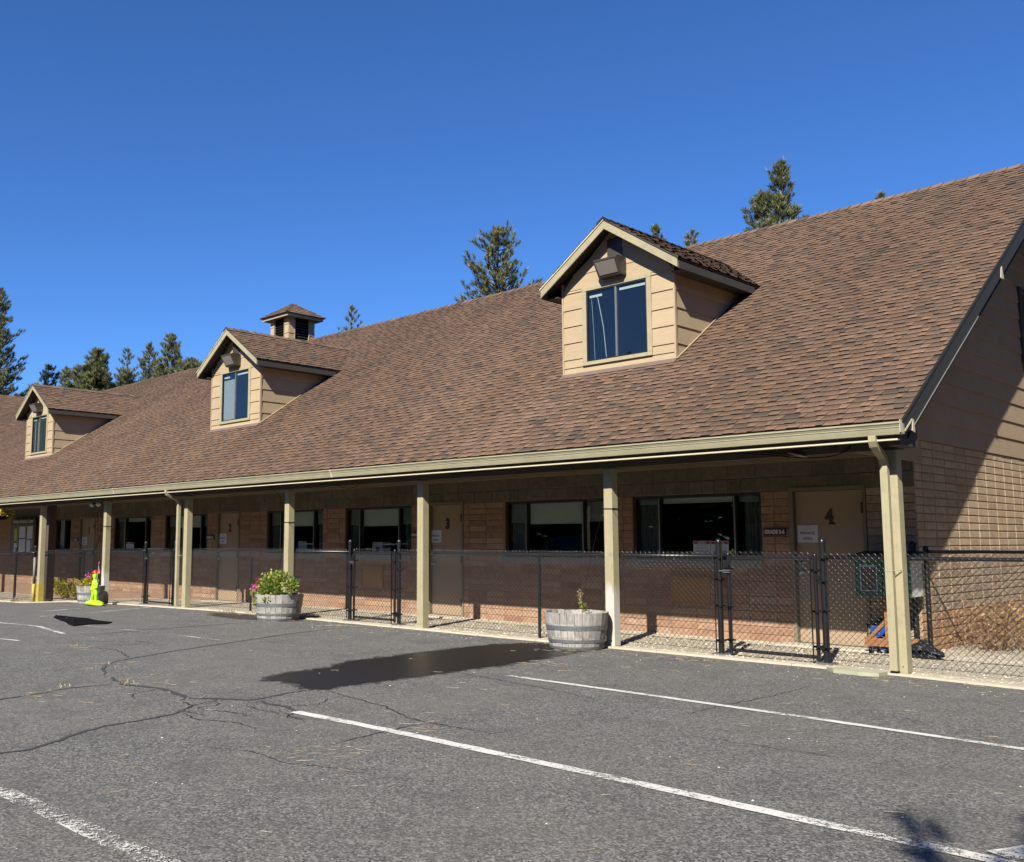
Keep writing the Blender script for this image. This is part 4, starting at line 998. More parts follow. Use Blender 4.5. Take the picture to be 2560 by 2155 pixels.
t = thing('twin_spotlight', 'small twin-headed spotlight fixed under the eave beside the post behind the neon figure', 'light', (-19.95, .25, 2.6))
m = MB(); m.box(-20.0, -19.9, .20, .30, 2.57, 2.599); m.build('base_plate', M['bronze'], t)
for dx, tx in ((-.05, -.20), (.05, .14)):
    m = MB(); m.tube([(-19.95 + dx, .25, 2.57), (-19.95 + dx * 2, .22, 2.47), (-19.95 + tx * .6, .18, 2.44), (-19.95 + tx, .05, 2.38)], [.018, .02, .035, .075], 10); m.build('lamp_head', M['bronze'], t, smooth=True)
    m = MB(); m.ball((-19.95 + tx * 1.06, .035, 2.372), .066, 8); m.build('bulb', M['white_paint'], t, smooth=True)

# ================================================================ THE HALL BEYOND, ITS ROOF ONLY PARTLY SEEN
H = thing('hall', 'taller brown-shingled hall roof rising behind the far left dormer', 'building', (-58, 18, 0))
hx, hr, hy0, hy1 = -57.0, 10.38, 7.5, 34.0
m = MB(); m.box(hx - 7, hx + 7, hy0 + .5, hy1 - .5, -.4, 5.6); m.prism([(hx - 7, hy0 + .5, 5.6), (hx + 7, hy0 + .5, 5.6), (hx, hy0 + .5, hr - .1)], (0, hy1 - hy0 - 1, 0)); m.build('wall', M['gable_siding'], H)
m = MB()
for sg in (1, -1): m.prism([(hx, hy0, hr), (hx + sg * 7.6, hy0, hr - 7.6 * SLP), (hx + sg * 7.6, hy0, hr - 7.6 * SLP - .1), (hx, hy0, hr - .1)], (0, hy1 - hy0, 0))
hrf = m.build('roof', M['fascia'], H)
add_shingles(shingle_rows((hx + 7.6, hy0, hr - 7.6 * SLP), (0, 1, 0), (-cs, 0, sn), (sn, 0, cs), hy1 - hy0, 7.6 / cs, 71, exposure=.16, wmin=.3, wmax=.7), hrf, 0)

# ================================================================ CHAIN-LINK FENCES AND GATES
FY = .12; RZ_F = 1.235
def rail_z(x): return RZ_F + gz(x) * .45
def chain(m, x0, x1, y, zlo, zhi, n=4, wd=.0029, flip=1):
    """woven diamond mesh: each wire zigzags, in front on one diagonal and behind on the other"""
    W = .072; x = x0; i = 0
    while x + W / 2 <= x1 + .001:
        zt = zhi(x) if callable(zhi) else zhi; zb = zlo(x) if callable(zlo) else zlo
        N = int((zt - zb) / (W / 2)); pts = []
        for k in range(N + 1):
            right = (k + i) % 2
            pts.append((x + (W / 2 if right else 0) , y, zt - k * W / 2))
        P = []
        for k, p in enumerate(pts):
            if k == 0: P.append((p[0], p[1], p[2])); continue
            q = pts[k - 1]; back = .0032 if p[0] > q[0] else -.0032
            P.append(((p[0] + q[0]) / 2, y + back * flip, (p[2] + q[2]) / 2)); P.append((p[0], y, p[2]))
        # straight flattened runs: only the middle and the bend matter
        m.tube(P[::1] if n > 3 else P[::2], wd, n, cap=False); x += W / 2; i += 1
def pipe(m, a, b, r, n=12): m.tube([a, b], r, n)
def dome_cap(m, x, y, z, r): m.lathe([(r * 1.12, -.025), (r * 1.12, 0), (r * .95, r * .5), (r * .5, r * .9), (.001, r)], (x, y, z), 12)
def post(parent, x, ztop, r, z0, name='line_post', cap=True, plate=False):
    m = MB(); m.tube([(x, FY + .035, z0), (x, FY + .035, ztop)], r, 14)
    if cap: dome_cap(m, x, FY + .035, ztop, r)
    o = m.build(name, M['black_metal'], parent, smooth=True); mm = o.modifiers.new('edge', 'EDGE_SPLIT'); mm.split_angle = radians(50)
    if plate:
        m = MB(); m.box(x - .09, x + .09, FY - .055, FY + .125, z0 + .001, z0 + .022)
        m.build('base_plate', M['steel'], o)
    return o
def bands(parent, x, zs, dx):
    m = MB()
    for z in zs:
        m.box(x - .046, x + .046, FY - .012, FY + .082, z - .011, z + .011); m.box(min(x, x + dx), max(x, x + dx), FY - .012, FY - .006, z - .010, z + .010)
        m.tube([(x + dx * .7, FY - .022, z), (x + dx * .7, FY + .01, z)], .007, 6)
    return m.build('tension_band', M['black_metal'], parent)
def section(x0, x1, label, posts, ends, n=4):
    z0 = lambda x: gz(x) + .035
    t = thing('chain_link_fence', label, 'fence', ((x0 + x1) / 2, FY, gz((x0 + x1) / 2)), 'fence along the walkway')
    m = MB(); xs = [x0] + [x for x in XS if x0 < x < x1] + [x1]; m.tube([(x, FY + .03, rail_z(x)) for x in xs], .021, 12); m.build('top_rail', M['black_metal'], t, smooth=True)
    m = MB(); m.tube([(x, FY + .006, gz(x) + .075) for x in xs], .0028, 5); m.build('tension_wire', M['wire'], t)
    m = MB(); chain(m, x0 + .03, x1 - .03, FY, z0, lambda x: rail_z(x) + .052, n); m.build('wire_mesh', M['wire'], t, smooth=True)
    m = MB()
    x = x0 + .5
    while x < x1: m.tube([(x - .012, FY - .006, rail_z(x) - .045), (x, FY + .012, rail_z(x) - .028), (x + .012, FY - .01, rail_z(x) - .05)], .0022, 4); x += .62
    m.build('tie_wire', M['steel'], t)
    for x in posts: post(t, x, rail_z(x) - .004, .024, gz(x) - .02, cap=False)
    for x, dx in ends:
        post(t, x, 1.425 + gz(x) * .5, .036, gz(x) + .012, 'gate_post', True, True)
        if dx:
            bands(t, x, [gz(x) + .19, gz(x) + .62, gz(x) + .95, rail_z(x) - .02], dx); m = MB(); m.box(x + dx - .006, x + dx + .006, FY - .006, FY + .004, gz(x) + .05, rail_z(x) + .01); m.build('tension_bar', M['black_metal'], t)
    return t
def gate(x0, x1, label, hinge='r'):
    """x0, x1: centres of the two frame uprights"""
    zb, zt = gz(x0) + .085, rail_z(x0) + .0; t = thing('fence_gate', label, 'gate', ((x0 + x1) / 2, FY, gz(x0)), 'gates in the walkway fence'); y = FY + .035
    m = MB(); r = .022
    for x in (x0, x1): m.tube([(x, y, zb - .04), (x, y, zt + .028)], r, 12); dome_cap(m, x, y, zt + .03, r)
    m.tube([(x0, y, zt - .01), (x1, y, zt - .01)], r * .95, 12); m.tube([(x0, y, zb), (x1, y, zb)], r * .95, 12)
    o = m.build('gate_frame', M['black_metal'], t, smooth=True); mm = o.modifiers.new('edge', 'EDGE_SPLIT'); mm.split_angle = radians(50)
    m = MB(); chain(m, x0 + .04, x1 - .04, FY - .006, zb - .055, zt + .062, 4); m.build('wire_mesh', M['wire'], t, smooth=True)
    for x, dx in ((x0, .045), (x1, -.045)):
        m = MB(); m.box(x + dx - .005, x + dx + .005, FY - .012, FY + .004, zb - .06, zt + .02); m.build('tension_bar', M['black_metal'], t); bands(t, x, [zb + .12, (zb + zt) / 2 - .05, zt - .15], dx)
    sx = 1 if hinge == 'r' else -1; hx = x1 if hinge == 'r' else x0; lx = x0 if hinge == 'r' else x1
    for z in (zb + .10, zt - .24):
        m = MB(); m.box(min(hx - sx * .02, hx + sx * .10), max(hx - sx * .02, hx + sx * .10), y - .020, y + .020, z - .018, z + .018); m.tube([(hx + sx * .055, y, z - .045), (hx + sx * .055, y, z + .045)], .013, 8); m.tube([(hx + sx * .085, y - .045, z), (hx + sx * .085, y + .03, z)], .008, 8); m.build('hinge', M['black_metal'], t)
    m = MB(); z = zt - .13
    m.box(lx - .040, lx + .040, y - .032, y - .024, z - .055, z + .06); m.box(lx - .032, lx + .032, y - .060, y - .033, z - .012, z + .028); la = m.build('latch', M['black_metal'], t)
    m = MB()
    for zz in (z - .040, z - .066): m.box(lx - .046, lx + .046, y - .052, y - .026, zz - .006, zz + .006)
    m.tube([(lx - sx * .105, y - .046, z - .052), (lx - sx * .03, y - .04, z - .050)], .006, 6); m.build('latch_fork', M['steel'], la)
    m = MB(); m.tube([(lx - sx * .07, y - .03, z - .12), (lx - sx * .07, y - .03, z + .30)], .010, 8); m.build('drop_rod', M['black_metal'], t)
section(-.906, 13.9, 'black chain-link fence running right from the gate of door 4, behind the double corner post', [2.15, 4.9, 7.3, 9.4, 11.5], [(-.91, .05)])
section(-8.35, -2.26, 'black chain-link fence between the gates of doors 3 and 4, behind the bare barrel', [-5.23], [(-8.35, .05), (-2.26, -.05)])
section(-15.99, -9.68, 'black chain-link fence between the gates of doors 2 and 3, behind the flower barrel', [-12.89], [(-15.99, .05), (-9.68, -.05)])
section(-23.98, -17.40, 'black chain-link fence left of the gate of door 2, behind the neon figure', [-20.77], [(-23.98, .05), (-17.40, -.05)], 3)
section(-34.0, -24.05, 'black chain-link fence at the far left end, in front of the bulletin board', [-28.0, -31.0], [(-25.4, 0)], 3)
gate(-2.13, -1.005, 'black chain-link gate facing door 4, nearest of the three gates')
gate(-9.565, -8.46, 'black chain-link gate facing door 3, in front of a varnished panel')
gate(-17.27, -16.09, 'black chain-link gate beside the paired post and downspout near door 2')
# side-yard fence off the building corner
t = thing('side_yard_fence', 'black chain-link fence with dome-capped post starting at the sunlit side wall corner', 'fence', (-.44, 2.06, 0)); FYo = FY; FY = 2.02
post(t, -.60, 1.39, .036, 0, 'corner_post'); post(t, -.44, 1.34, .030, 0, 'terminal_post')
m = MB(); m.tube([(-.43, FY + .03, 1.295), (13.5, FY + .03, 1.295)], .021, 12); m.build('top_rail', M['black_metal'], t, smooth=True)
m = MB(); chain(m, -.36, 6.0, FY, .05, 1.345, 3); m.build('wire_mesh', M['wire'], t, smooth=True)
for x in (2.4, 5.2, 8.0): post(t, x, 1.29, .024, 0, cap=False)
FY = FYo

# ================================================================ BARREL PLANTERS
def barrel(x, y, z, h, rt, rb, label, soil=.10):
    t = thing('barrel_planter', label, 'planter', (x, y, z), 'half-barrel planters'); N = 26; th = .022
    bow = lambda f: rb + (rt - rb) * (f ** .8)
    for k in range(N):
        a0, a1 = 2 * pi * k / N + .006, 2 * pi * (k + 1) / N - .006; m = MB(); dr = rnd.uniform(-.0025, .0025); top = h + rnd.uniform(-.006, .004)
        levels = [0, .35, .7, 1.0]
        ring = []
        for f in levels:
            R = bow(f) + dr; ring.append([(x + (R - q) * cos(a), y + (R - q) * sin(a), z + f * top) for q, a in ((0, a0), (0, a1), (th, a1), (th, a0))])
        for r0, r1 in zip(ring, ring[1:]):
            for i in range(4): m.face([r0[i], r0[(i + 1) % 4], r1[(i + 1) % 4], r1[i]])
        m.face(ring[-1]); m.build('stave', M['barrel'], t)
    for f0, f1 in ((.025, .095), (.20, .285), (.535, .66)):
        m = MB(); e = .0035; pr = [(bow(f0) + .001, f0 * h), (bow(f0) + e, f0 * h), (bow(f1) + e, f1 * h), (bow(f1) + .001, f1 * h)]; m.lathe(pr, (x, y, z), 40); hp = m.build('hoop', M['hoop'], t)
        m = MB(); fm = (f0 + f1) / 2
        for da in (-.03, .03):
            a = -.95 + da; m.ball((x + (bow(fm) + e) * cos(a), y + (bow(fm) + e) * sin(a), z + fm * h), .008, 5)
        m.build('rivet', M['steel'], hp)
    m = MB(); R = bow(1 - soil / h) - th; ns = 20
    for k in range(ns):
        a0, a1 = 2 * pi * k / ns, 2 * pi * (k + 1) / ns; zz = z + h - soil
        m.face([(x, y, zz + .02), (x + R * cos(a0), y + R * sin(a0), zz), (x + R * cos(a1), y + R * sin(a1), zz)])
    m.build('soil', M['soil'], t); return t
BR = (-4.071, -.45, 0); BM = (-10.867, -.56, 0); BL_ = (-18.86, -.50, gz(-19))
barrel(*BR, .485, .435, .355, 'weathered grey half-barrel planter, almost bare, beside the whitewashed post base', .07)
barrel(*BM, .47, .455, .375, 'weathered grey half-barrel planter overflowing with pink and yellow flowers')
barrel(*BL_, .45, .33, .28, 'weathered half-barrel planter half hidden behind the neon green figure')

def leaf(m, p, d, L, w, fold=.25, col=None, mi=0):
    d = d.normalized(); s = d.cross(Vector((rnd.uniform(-1, 1), rnd.uniform(-1, 1), rnd.uniform(-.2, 1)))); s = s.normalized() if s.length > .01 else d.orthogonal().normalized()
    a = p + d * L * .5 + s * w * .5; b = p + d * L * .5 - s * w * .5; m.face([p, a, p + d * L, b], mi)
def clump(m, c, r, n, L, w, mi=0, up=.3, squash=.8):
    for _ in range(n):
        v = Vector((rnd.gauss(0, 1), rnd.gauss(0, 1), rnd.gauss(0, 1))).normalized(); q = Vector(c) + Vector((v.x * r, v.y * r, v.z * r * squash)) * (rnd.random() ** .4)
        leaf(m, q, v + Vector((0, 0, up)) + Vector((rnd.uniform(-.6, .6),) * 3) * .5, L * rnd.uniform(.6, 1.3), w * rnd.uniform(.7, 1.3), mi=mi)
def flower_heads(name, mat, spots, parent, size=.035, n=6, per=5):
    m = MB()
    for c in spots:
        for _ in range(per):
            p = Vector(c) + Vector((rnd.gauss(0, .032), rnd.gauss(0, .032), rnd.gauss(0, .028))); nrm = Vector((rnd.uniform(-.6, .8), -1, rnd.uniform(-.2, 1))).normalized(); u = nrm.orthogonal().normalized(); v = nrm.cross(u)
            for k in range(n):
                a = 2 * pi * k / n; d = u * cos(a) + v * sin(a); e = u * cos(a + .5) + v * sin(a + .5); f_ = u * cos(a - .5) + v * sin(a - .5)
                m.face([p, p + e * size * .55 + nrm * .004, p + d * size + nrm * .008, p + f_ * size * .55 + nrm * .004])
    m.build(name, mat, parent)
# middle barrel's flowers
t = thing('flower_plant', 'bushy mix of lime foliage with pink, crimson and yellow blooms filling the middle barrel', 'plant', (BM[0], BM[1], .42)); bx, by = BM[0], BM[1]
m = MB(); mm = MB()
for dx, dy, dz, r, n in ((-.28, -.1, .17, .16, 240), (-.10, -.14, .24, .17, 260), (.06, -.15, .17, .19, 320), (.16, .0, .27, .15, 220), (-.22, .1, .26, .14, 180), (-.36, -.06, .08, .12, 150), (.02, -.28, .09, .14, 220), (.43, -.02, .20, .11, 130), (.46, -.05, .10, .09, 90), (-.14, -.42, .0, .07, 60), (-.06, .08, .31, .13, 170), (.22, -.22, .05, .11, 110)):
    clump(m, (bx + dx, by + dy, .46 + dz), r, n, .060, .034)
for dx, dy, dz in ((-.15, -.36, -.03), (-.13, -.40, -.09), (-.11, -.39, -.13), (.20, -.40, -.06)): clump(m, (bx + dx, by + dy, .44 + dz), .05, 40, .05, .03)
m.build('foliage', M['leaf'], t)
for s_ in ((-.3, .0), (-.1, .05), (.1, -.1), (.25, .05), (.43, -.05), (.40, .02)): mm.tube([(bx + s_[0] * .7, by + s_[1], .40), (bx + s_[0], by + s_[1], .60)], .005, 5)
mm.build('stem', M['stained_z'], t)
flower_heads('pink_bloom', M['petal_pink'], [(bx - .47 + rnd.gauss(0, .04), by - .16 + rnd.gauss(0, .04), .53 + rnd.gauss(0, .045)) for _ in range(9)], t, .032)
flower_heads('crimson_bloom', M['petal_red'], [(bx - .31 + rnd.gauss(0, .03), by - .24, .68 + rnd.gauss(0, .04)) for _ in range(3)] + [(bx - .28, by - .25, .52), (bx + .52, by - .1, .56)], t, .028, 5, 3)
flower_heads('yellow_bloom', M['petal_yellow'], [(bx + rnd.uniform(-.35, .28), by - .12 + rnd.gauss(0, .06), .74 + rnd.gauss(0, .05)) for _ in range(16)] + [(bx - .34, by - .2, .62), (bx - .30, by - .22, .58), (bx - .12, by - .1, .85), (bx - .08, by - .1, .87)], t, .026, 5, 4)
# far barrel's flowers
t = thing('flower_plant', 'yellow-green plant with pale pink spikes in the barrel by the neon figure', 'plant', (BL_[0], BL_[1], .35)); bx, by, bz_ = BL_[0], BL_[1], .36 + gz(-19)
m = MB()
for dx, dz, r, n in ((-.24, .05, .13, 110), (-.08, .10, .16, 150), (.10, .12, .16, 150), (.24, .08, .12, 90)): clump(m, (bx + dx, by - .05, bz_ + dz + .06), r, n, .065, .038)
m.build('foliage', M['yellow_leaf'], t)
flower_heads('pale_bloom', M['petal_pink'], [(bx + rnd.uniform(.0, .38), by - .1, bz_ + rnd.uniform(.22, .38)) for _ in range(5)], t, .03, 5, 3)
# the single dry stalk in the bare barrel
t = thing('dry_plant', 'single thin half-dry stalk with a seedy tip in the bare barrel', 'plant', (BR[0] + .06, BR[1] + .05, .42)); q = Vector((BR[0] + .07, BR[1] + .05, .42))
m = MB(); m.tube([q, q + Vector((-.01, 0, .12)), q + Vector((-.03, 0, .22)), q + Vector((-.035, 0, .32))], [.006, .005, .004, .003], 6)
for a, b in (((0, 0, .05), (.10, -.02, .13)), ((0, 0, .03), (-.07, 0, .07)), ((-.01, 0, .10), (.06, .02, .19)), ((0, 0, .02), (.13, .02, .08))): m.tube([q + Vector(a), q + Vector(b)], .003, 5)
m.build('stem', M['dry'], t)
m = MB()
for k in range(70):
    f = rnd.random(); c = q + Vector((-.02 * f + .04 * (1 - f), 0, .05 + f * .14)); leaf(m, c, Vector((rnd.uniform(-1, 1), rnd.uniform(-1, 1), rnd.uniform(-.2, .9))), .055, .012)
m.build('leaves', M['leaf'], t)
m = MB(); clump(m, q + Vector((-.035, 0, .30)), .035, 60, .022, .016, squash=1.6); clump(m, q + Vector((-.03, 0, .25)), .03, 30, .02, .014); m.build('seed_head', M['straw'], t)

# yellow-green bushes behind the fence, far left
for k, (x, y, w, h, n) in enumerate(((-26.0, 1.35, .75, .52, 900), (-24.9, 1.40, .6, .46, 700), (-24.2, 1.50, .40, .34, 260))):
    t = thing('low_shrub', ['golden low shrub beside the brown pier, farthest left of the shrub row', 'golden low shrub in the middle of the shrub row below the first window', 'golden low shrub nearest the neon figure, partly behind its barrel'][k], 'shrub', (x, y, gz(x)), 'golden shrubs behind the fence'); m = MB()
    for _ in range(6): clump(m, (x + rnd.uniform(-w, w) * .7, y + rnd.uniform(-.15, .15), gz(x) + h * rnd.uniform(.55, 1.05)), h * .42, n // 5, .08, .045)
    m.build('foliage', M['yellow_leaf'], t); m = MB()
    for _ in range(5): m.tube([(x + rnd.uniform(-.1, .1), y, gz(x)), (x + rnd.uniform(-w, w) * .7, y, gz(x) + h * .7)], .008, 5)
    m.build('stem', M['dry'], t)

# ================================================================ THE NEON GREEN CAUTION FIGURE
gx, gy = -18.04, -.78; g0 = gz(gx)
t = thing('caution_figure', 'neon green plastic running-child caution figure with red cap and orange flag', 'safety sign', (gx, gy, g0))
m = MB(); P = lambda a, b, c=0: (gx + a, gy + c, g0 + b)
m.tube([P(-.015, .35), P(-.015, .42), P(0, .50), P(.005, .57), P(.0, .60)], [.062, .066, .075, .066, .032], 12)     # trunk
m.tube([P(.0, .60), P(0, .655), P(0, .71), P(0, .765), P(0, .79)], [.030, .052, .062, .058, .040], 12)                # head
m.tube([P(-.045, .38), P(-.075, .26), P(-.125, .15), P(-.17, .05)], [.055, .044, .034, .034], 10)                    # rear leg
m.tube([P(.03, .38), P(.075, .27), P(.075, .15), P(.07, .05)], [.056, .046, .037, .036], 10)                       # front leg
m.tube([P(.045, .555), P(.125, .49), P(.115, .43), P(.05, .40, -.05)], [.036, .031, .027, .027], 10)                   # bent arm
m.tube([P(-.05, .555), P(-.105, .48), P(-.095, .40, -.03), P(-.03, .37, -.07)], [.036, .031, .027, .027], 10)
b = m.build('body', M['neon'], t, smooth=True); r_ = b.modifiers.new('remesh', 'REMESH'); r_.mode = 'VOXEL'; r_.voxel_size = .010; r_.use_smooth_shade = True
m = MB(); m.tube([P(-.40, .028), P(-.30, .045), P(-.1, .06), P(.1, .06), P(.3, .05), P(.42, .03)], [.02, .055, .075, .075, .06, .02], 10); m.v = [(a, gy + (b_ - gy) * 1.9, max(g0 + .002, c)) for a, b_, c in m.v]; m.build('base', M['neon'], t, smooth=True)
m = MB(); m.lathe([(.066, .0), (.066, .02), (.052, .052), (.026, .068), (.001, .071)], P(0, .755), 16); m.hexa([P(-.04, .757, -.085), P(.04, .757, -.085), P(.05, .757, -.03), P(-.05, .757, -.03), P(-.04, .764, -.085), P(.04, .764, -.085), P(.05, .768, -.03), P(-.05, .768, -.03)]); m.build('cap', M['cap_red'], t, smooth=True)
m = MB(); m.tube([P(.10, .42, -.03), P(.20, .78, -.03), P(.255, 1.02, -.03)], .006, 6); m.build('flag_pole', M['white_paint'], t)
m = MB()
n_ = 8
for k in range(n_):
    f0, f1 = k / n_, (k + 1) / n_; q = lambda f, s_: P(.255 - .055 * (1 - f) * 0 + (-.062 * (1 - f)) + s_ * (.075 * (1 - f) ** .7), 1.02 - .27 * (1 - f), -.03 + .018 * sin(5 * f + s_))
    m.face([q(f0, 0), q(f0, 1), q(f1, 1), q(f1, 0)])
m.build('flag', M['flag'], t)

# made-up black sheet in place of a car-shaped dark patch on the lot
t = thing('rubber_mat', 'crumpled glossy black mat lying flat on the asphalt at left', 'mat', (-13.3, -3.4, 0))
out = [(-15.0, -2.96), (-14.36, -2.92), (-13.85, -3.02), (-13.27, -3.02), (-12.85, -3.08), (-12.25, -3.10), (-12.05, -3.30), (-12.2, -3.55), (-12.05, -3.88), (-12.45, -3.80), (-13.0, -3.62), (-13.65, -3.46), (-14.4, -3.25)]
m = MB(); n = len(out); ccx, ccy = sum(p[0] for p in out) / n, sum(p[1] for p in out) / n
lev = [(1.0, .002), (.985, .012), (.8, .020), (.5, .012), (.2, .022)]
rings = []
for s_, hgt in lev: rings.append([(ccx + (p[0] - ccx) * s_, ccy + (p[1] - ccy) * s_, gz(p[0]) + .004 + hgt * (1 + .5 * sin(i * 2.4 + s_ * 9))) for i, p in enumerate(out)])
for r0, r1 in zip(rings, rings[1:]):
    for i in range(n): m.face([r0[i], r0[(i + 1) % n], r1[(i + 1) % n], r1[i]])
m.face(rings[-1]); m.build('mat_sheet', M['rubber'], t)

# hanging basket at the far left
t = thing('hanging_basket', 'hanging basket of yellow flowers under the far left eave', 'plant', (-25.75, -.2, 2.2)); c = Vector((-25.75, -.2, 2.20))
m = MB(); m.lathe([(.001, -.14), (.12, -.13), (.22, -.06), (.27, .02), (.25, .02)], c, 18); m.build('basket', M['rubber'], t, smooth=True)
m = MB()
for _ in range(8): clump(m, c + Vector((rnd.uniform(-.3, .3), rnd.uniform(-.2, .2), .05)), .11, 46, .06, .04)
m.build('foliage', M['yellow_leaf'], t); flower_heads('yellow_bloom', M['petal_yellow'], [c + Vector((rnd.uniform(-.34, .34), -.18 + rnd.uniform(-.1, .1), .07 + rnd.uniform(-.04, .06))) for _ in range(26)], t, .04, 5, 3)
m = MB()
for a in (0, 2.1, 4.2): m.tube([c + Vector((.26 * cos(a), .26 * sin(a), .02)), c + Vector((0, 0, .40))], .004, 5)
m.build('hanger', M['cable'], t)

# ================================================================ SIGNS AND PAPERS
def plaque(x0, x1, z0, z1, body, label):
    t = thing('grade_sign', label, 'sign', ((x0 + x1) / 2, WY, z0), 'grade signs beside the doors'); m = MB(); m.box(x0, x1, WY - .030, WY - .006, z0, z1); m.build('board', M['sign_brown'], t, bevel=.004)
    text_mesh('lettering', body, (z1 - z0) * .74, M['sign_text'], t, ((x0 + x1) / 2, WY - .0312, (z0 + z1) / 2), extr=.0008, off=.004, sx=.80)
plaque(-2.645, -2.315, 1.503, 1.608, 'GRADE 5-6', 'dark brown plaque reading GRADE 5-6 beside door 4')
plaque(-10.16, -9.83, 1.500, 1.600, 'GRADE 3-4', 'dark brown grade plaque beside door 3, half hidden by a porch post')
plaque(-17.94, -17.56, 1.475, 1.575, 'GRADE 1-2', 'dark brown grade plaque beside door 2')
plaque(-25.93, -25.55, 1.435, 1.525, 'GRADE K', 'small dark plaque beside door 1, farthest left of the plaques')
PAPER = {4: 'clearly readable PRIVATE AREA paper on the door numbered 4', 3: 'PRIVATE AREA paper on the door numbered 3, touching a porch post in view', 2: 'white PRIVATE AREA paper on the door numbered 2', 1: 'small white paper on the door numbered 1, left of the neon figure'}
def paper(x0, x1, z0, z1, k):
    t = thing('paper_notice', PAPER[k], 'notice', ((x0 + x1) / 2, WY + .05, z0), 'private area papers on the doors'); m = MB(); y = WY + .048; cxm = (x0 + x1) / 2; H = z1 - z0; N = 6
    for i in range(N):
        a, b = x0 + (x1 - x0) * i / N, x0 + (x1 - x0) * (i + 1) / N; w = lambda q: -.003 * sin(pi * (q - x0) / (x1 - x0)) - .001
        m.face([(a, y + w(a), z0), (b, y + w(b), z0), (b, y + w(b) * .6, z1), (a, y + w(a) * .6, z1)])
    m.build('sheet', M['white'], t)
    text_mesh('lettering', 'PRIVATE\nAREA', H * .235, M['ink'], t, (cxm, y - .0052, z0 + H * .37), extr=.0003, off=.0006, line=1.35)
    m = MB()
    for q, w, h in ((.90, .09, .02), (.83, .05, .014), (.76, .24, .016)): m.box(cxm - w * (x1 - x0), cxm + w * (x1 - x0), y - .0058, y - .0050, z0 + H * q, z0 + H * (q + h))
    m.build('small_print', M['grey_ink'], t)
paper(-2.176, -1.88, 1.408, 1.648, 4); paper(-9.672, -9.37, 1.402, 1.640, 3); paper(-17.41, -17.08, 1.368, 1.622, 2); paper(-25.42, -25.06, 1.318, 1.568, 1)
def notice(x0, x1, z0, z1, label, group='notices in the windows', circles=True, y=WY + .060):
    t = thing('window_notice', label, 'notice', ((x0 + x1) / 2, y, z0), group); m = MB(); m.box(x0, x1, y, y + .003, z0, z1); m.build('sheet', M['white'], t)
    H, W, c = z1 - z0, x1 - x0, (x0 + x1) / 2; m = MB(); m.box(x0 + .008, x1 - .008, y - .0012, y - .0004, z1 - H * .21, z1 - .008); m.build('red_header', M['red'], t)
    text_mesh('lettering', 'NOTICE', H * .17, M['white'], t, (c, y - .0022, z1 - H * .125), extr=.0003, off=.0012)
    m = MB()
    for q, w in ((.71, .30), (.665, .34), (.56, .40), (.52, .36), (.48, .28)): m.box(c - w * W, c + w * W, y - .0011, y - .0003, z0 + H * q, z0 + H * (q + .016))
    m.build('small_print', M['grey_ink'], t)
    if circles:
        for k in (-1, 0, 1):
            m = MB(); cc = (c + k * W * .27, z0 + H * .25); r = H * .135; n = 20
            for i in range(n):
                a0, a1 = 2 * pi * i / n, 2 * pi * (i + 1) / n
                m.face([(cc[0] + r * cos(a0), y - .0012, cc[1] + r * sin(a0)), (cc[0] + r * cos(a1), y - .0012, cc[1] + r * sin(a1)), (cc[0] + r * .76 * cos(a1), y - .0012, cc[1] + r * .76 * sin(a1)), (cc[0] + r * .76 * cos(a0), y - .0012, cc[1] + r * .76 * sin(a0))])
            if k == 0: m.box(cc[0] - r * .14, cc[0] + r * .14, y - .0013, y - .0005, cc[1] - r * .5, cc[1] + r * .5)
            else:
                m.hexa([(cc[0] - r * .62, y - .0013, cc[1] - r * .45), (cc[0] - r * .45, y - .0013, cc[1] - r * .62), (cc[0] - r * .45, y - .0006, cc[1] - r * .62), (cc[0] - r * .62, y - .0006, cc[1] - r * .45), (cc[0] + r * .45, y - .0013, cc[1] + r * .62), (cc[0] + r * .62, y - .0013, cc[1] + r * .45), (cc[0] + r * .62, y - .0006, cc[1] + r * .45), (cc[0] + r * .45, y - .0006, cc[1] + r * .62)])
            m.build('pictogram', M['ink'], t)
notice(-3.852, -3.558, 1.20, 1.430, 'white NOTICE sheet with red header, left one of the pair near door 4')
notice(-3.550, -3.256, 1.20, 1.430, 'white NOTICE sheet with red header, right one of the pair, partly behind the gate post')
notice(-22.60, -22.02, 1.14, 1.40, 'small notice sheet with red header in the window right of door 1', circles=True, y=WY + .059)
t = thing('window_sticker', 'small yellow diamond sticker in the window corner beside the gate post', 'sticker', (-3.20, WY + .06, 1.25)); m = MB(); y = WY + .061; c = (-3.195, 1.262); r = .055
m.face([(c[0] - r, y, c[1]), (c[0], y, c[1] - r), (c[0] + r, y, c[1]), (c[0], y, c[1] + r)]); m.face([(c[0] - r, y + .003, c[1]), (c[0], y + .003, c[1] + r), (c[0] + r, y + .003, c[1]), (c[0], y + .003, c[1] - r)]); m.build('diamond', M['yellow'], t)
m = MB(); m.box(c[0] - .02, c[0] + .02, y - .001, y - .0003, c[1] - .015, c[1] + .015); m.build('symbol', M['ink'], t)
t = thing('window_sheet', 'pale blue sheet leaning in the window right of door 2', 'paper', (-13.95, WY + .09, 1.2)); m = MB(); m.box(-14.10, -13.77, WY + .085, WY + .089, 1.16, 1.43); m.build('sheet', flat('pale_blue_paper', (.30, .42, .50), .7), t)
t = thing('white_box', 'white box with a dark round port standing in the window left of door 3', 'appliance', (-11.35, WY + .25, 1.16)); m = MB(); m.box(-11.56, -11.22, WY + .14, WY + .40, 1.05, 1.42); bx_ = m.build('box', M['white_paint'], t, bevel=.02, seg=2)
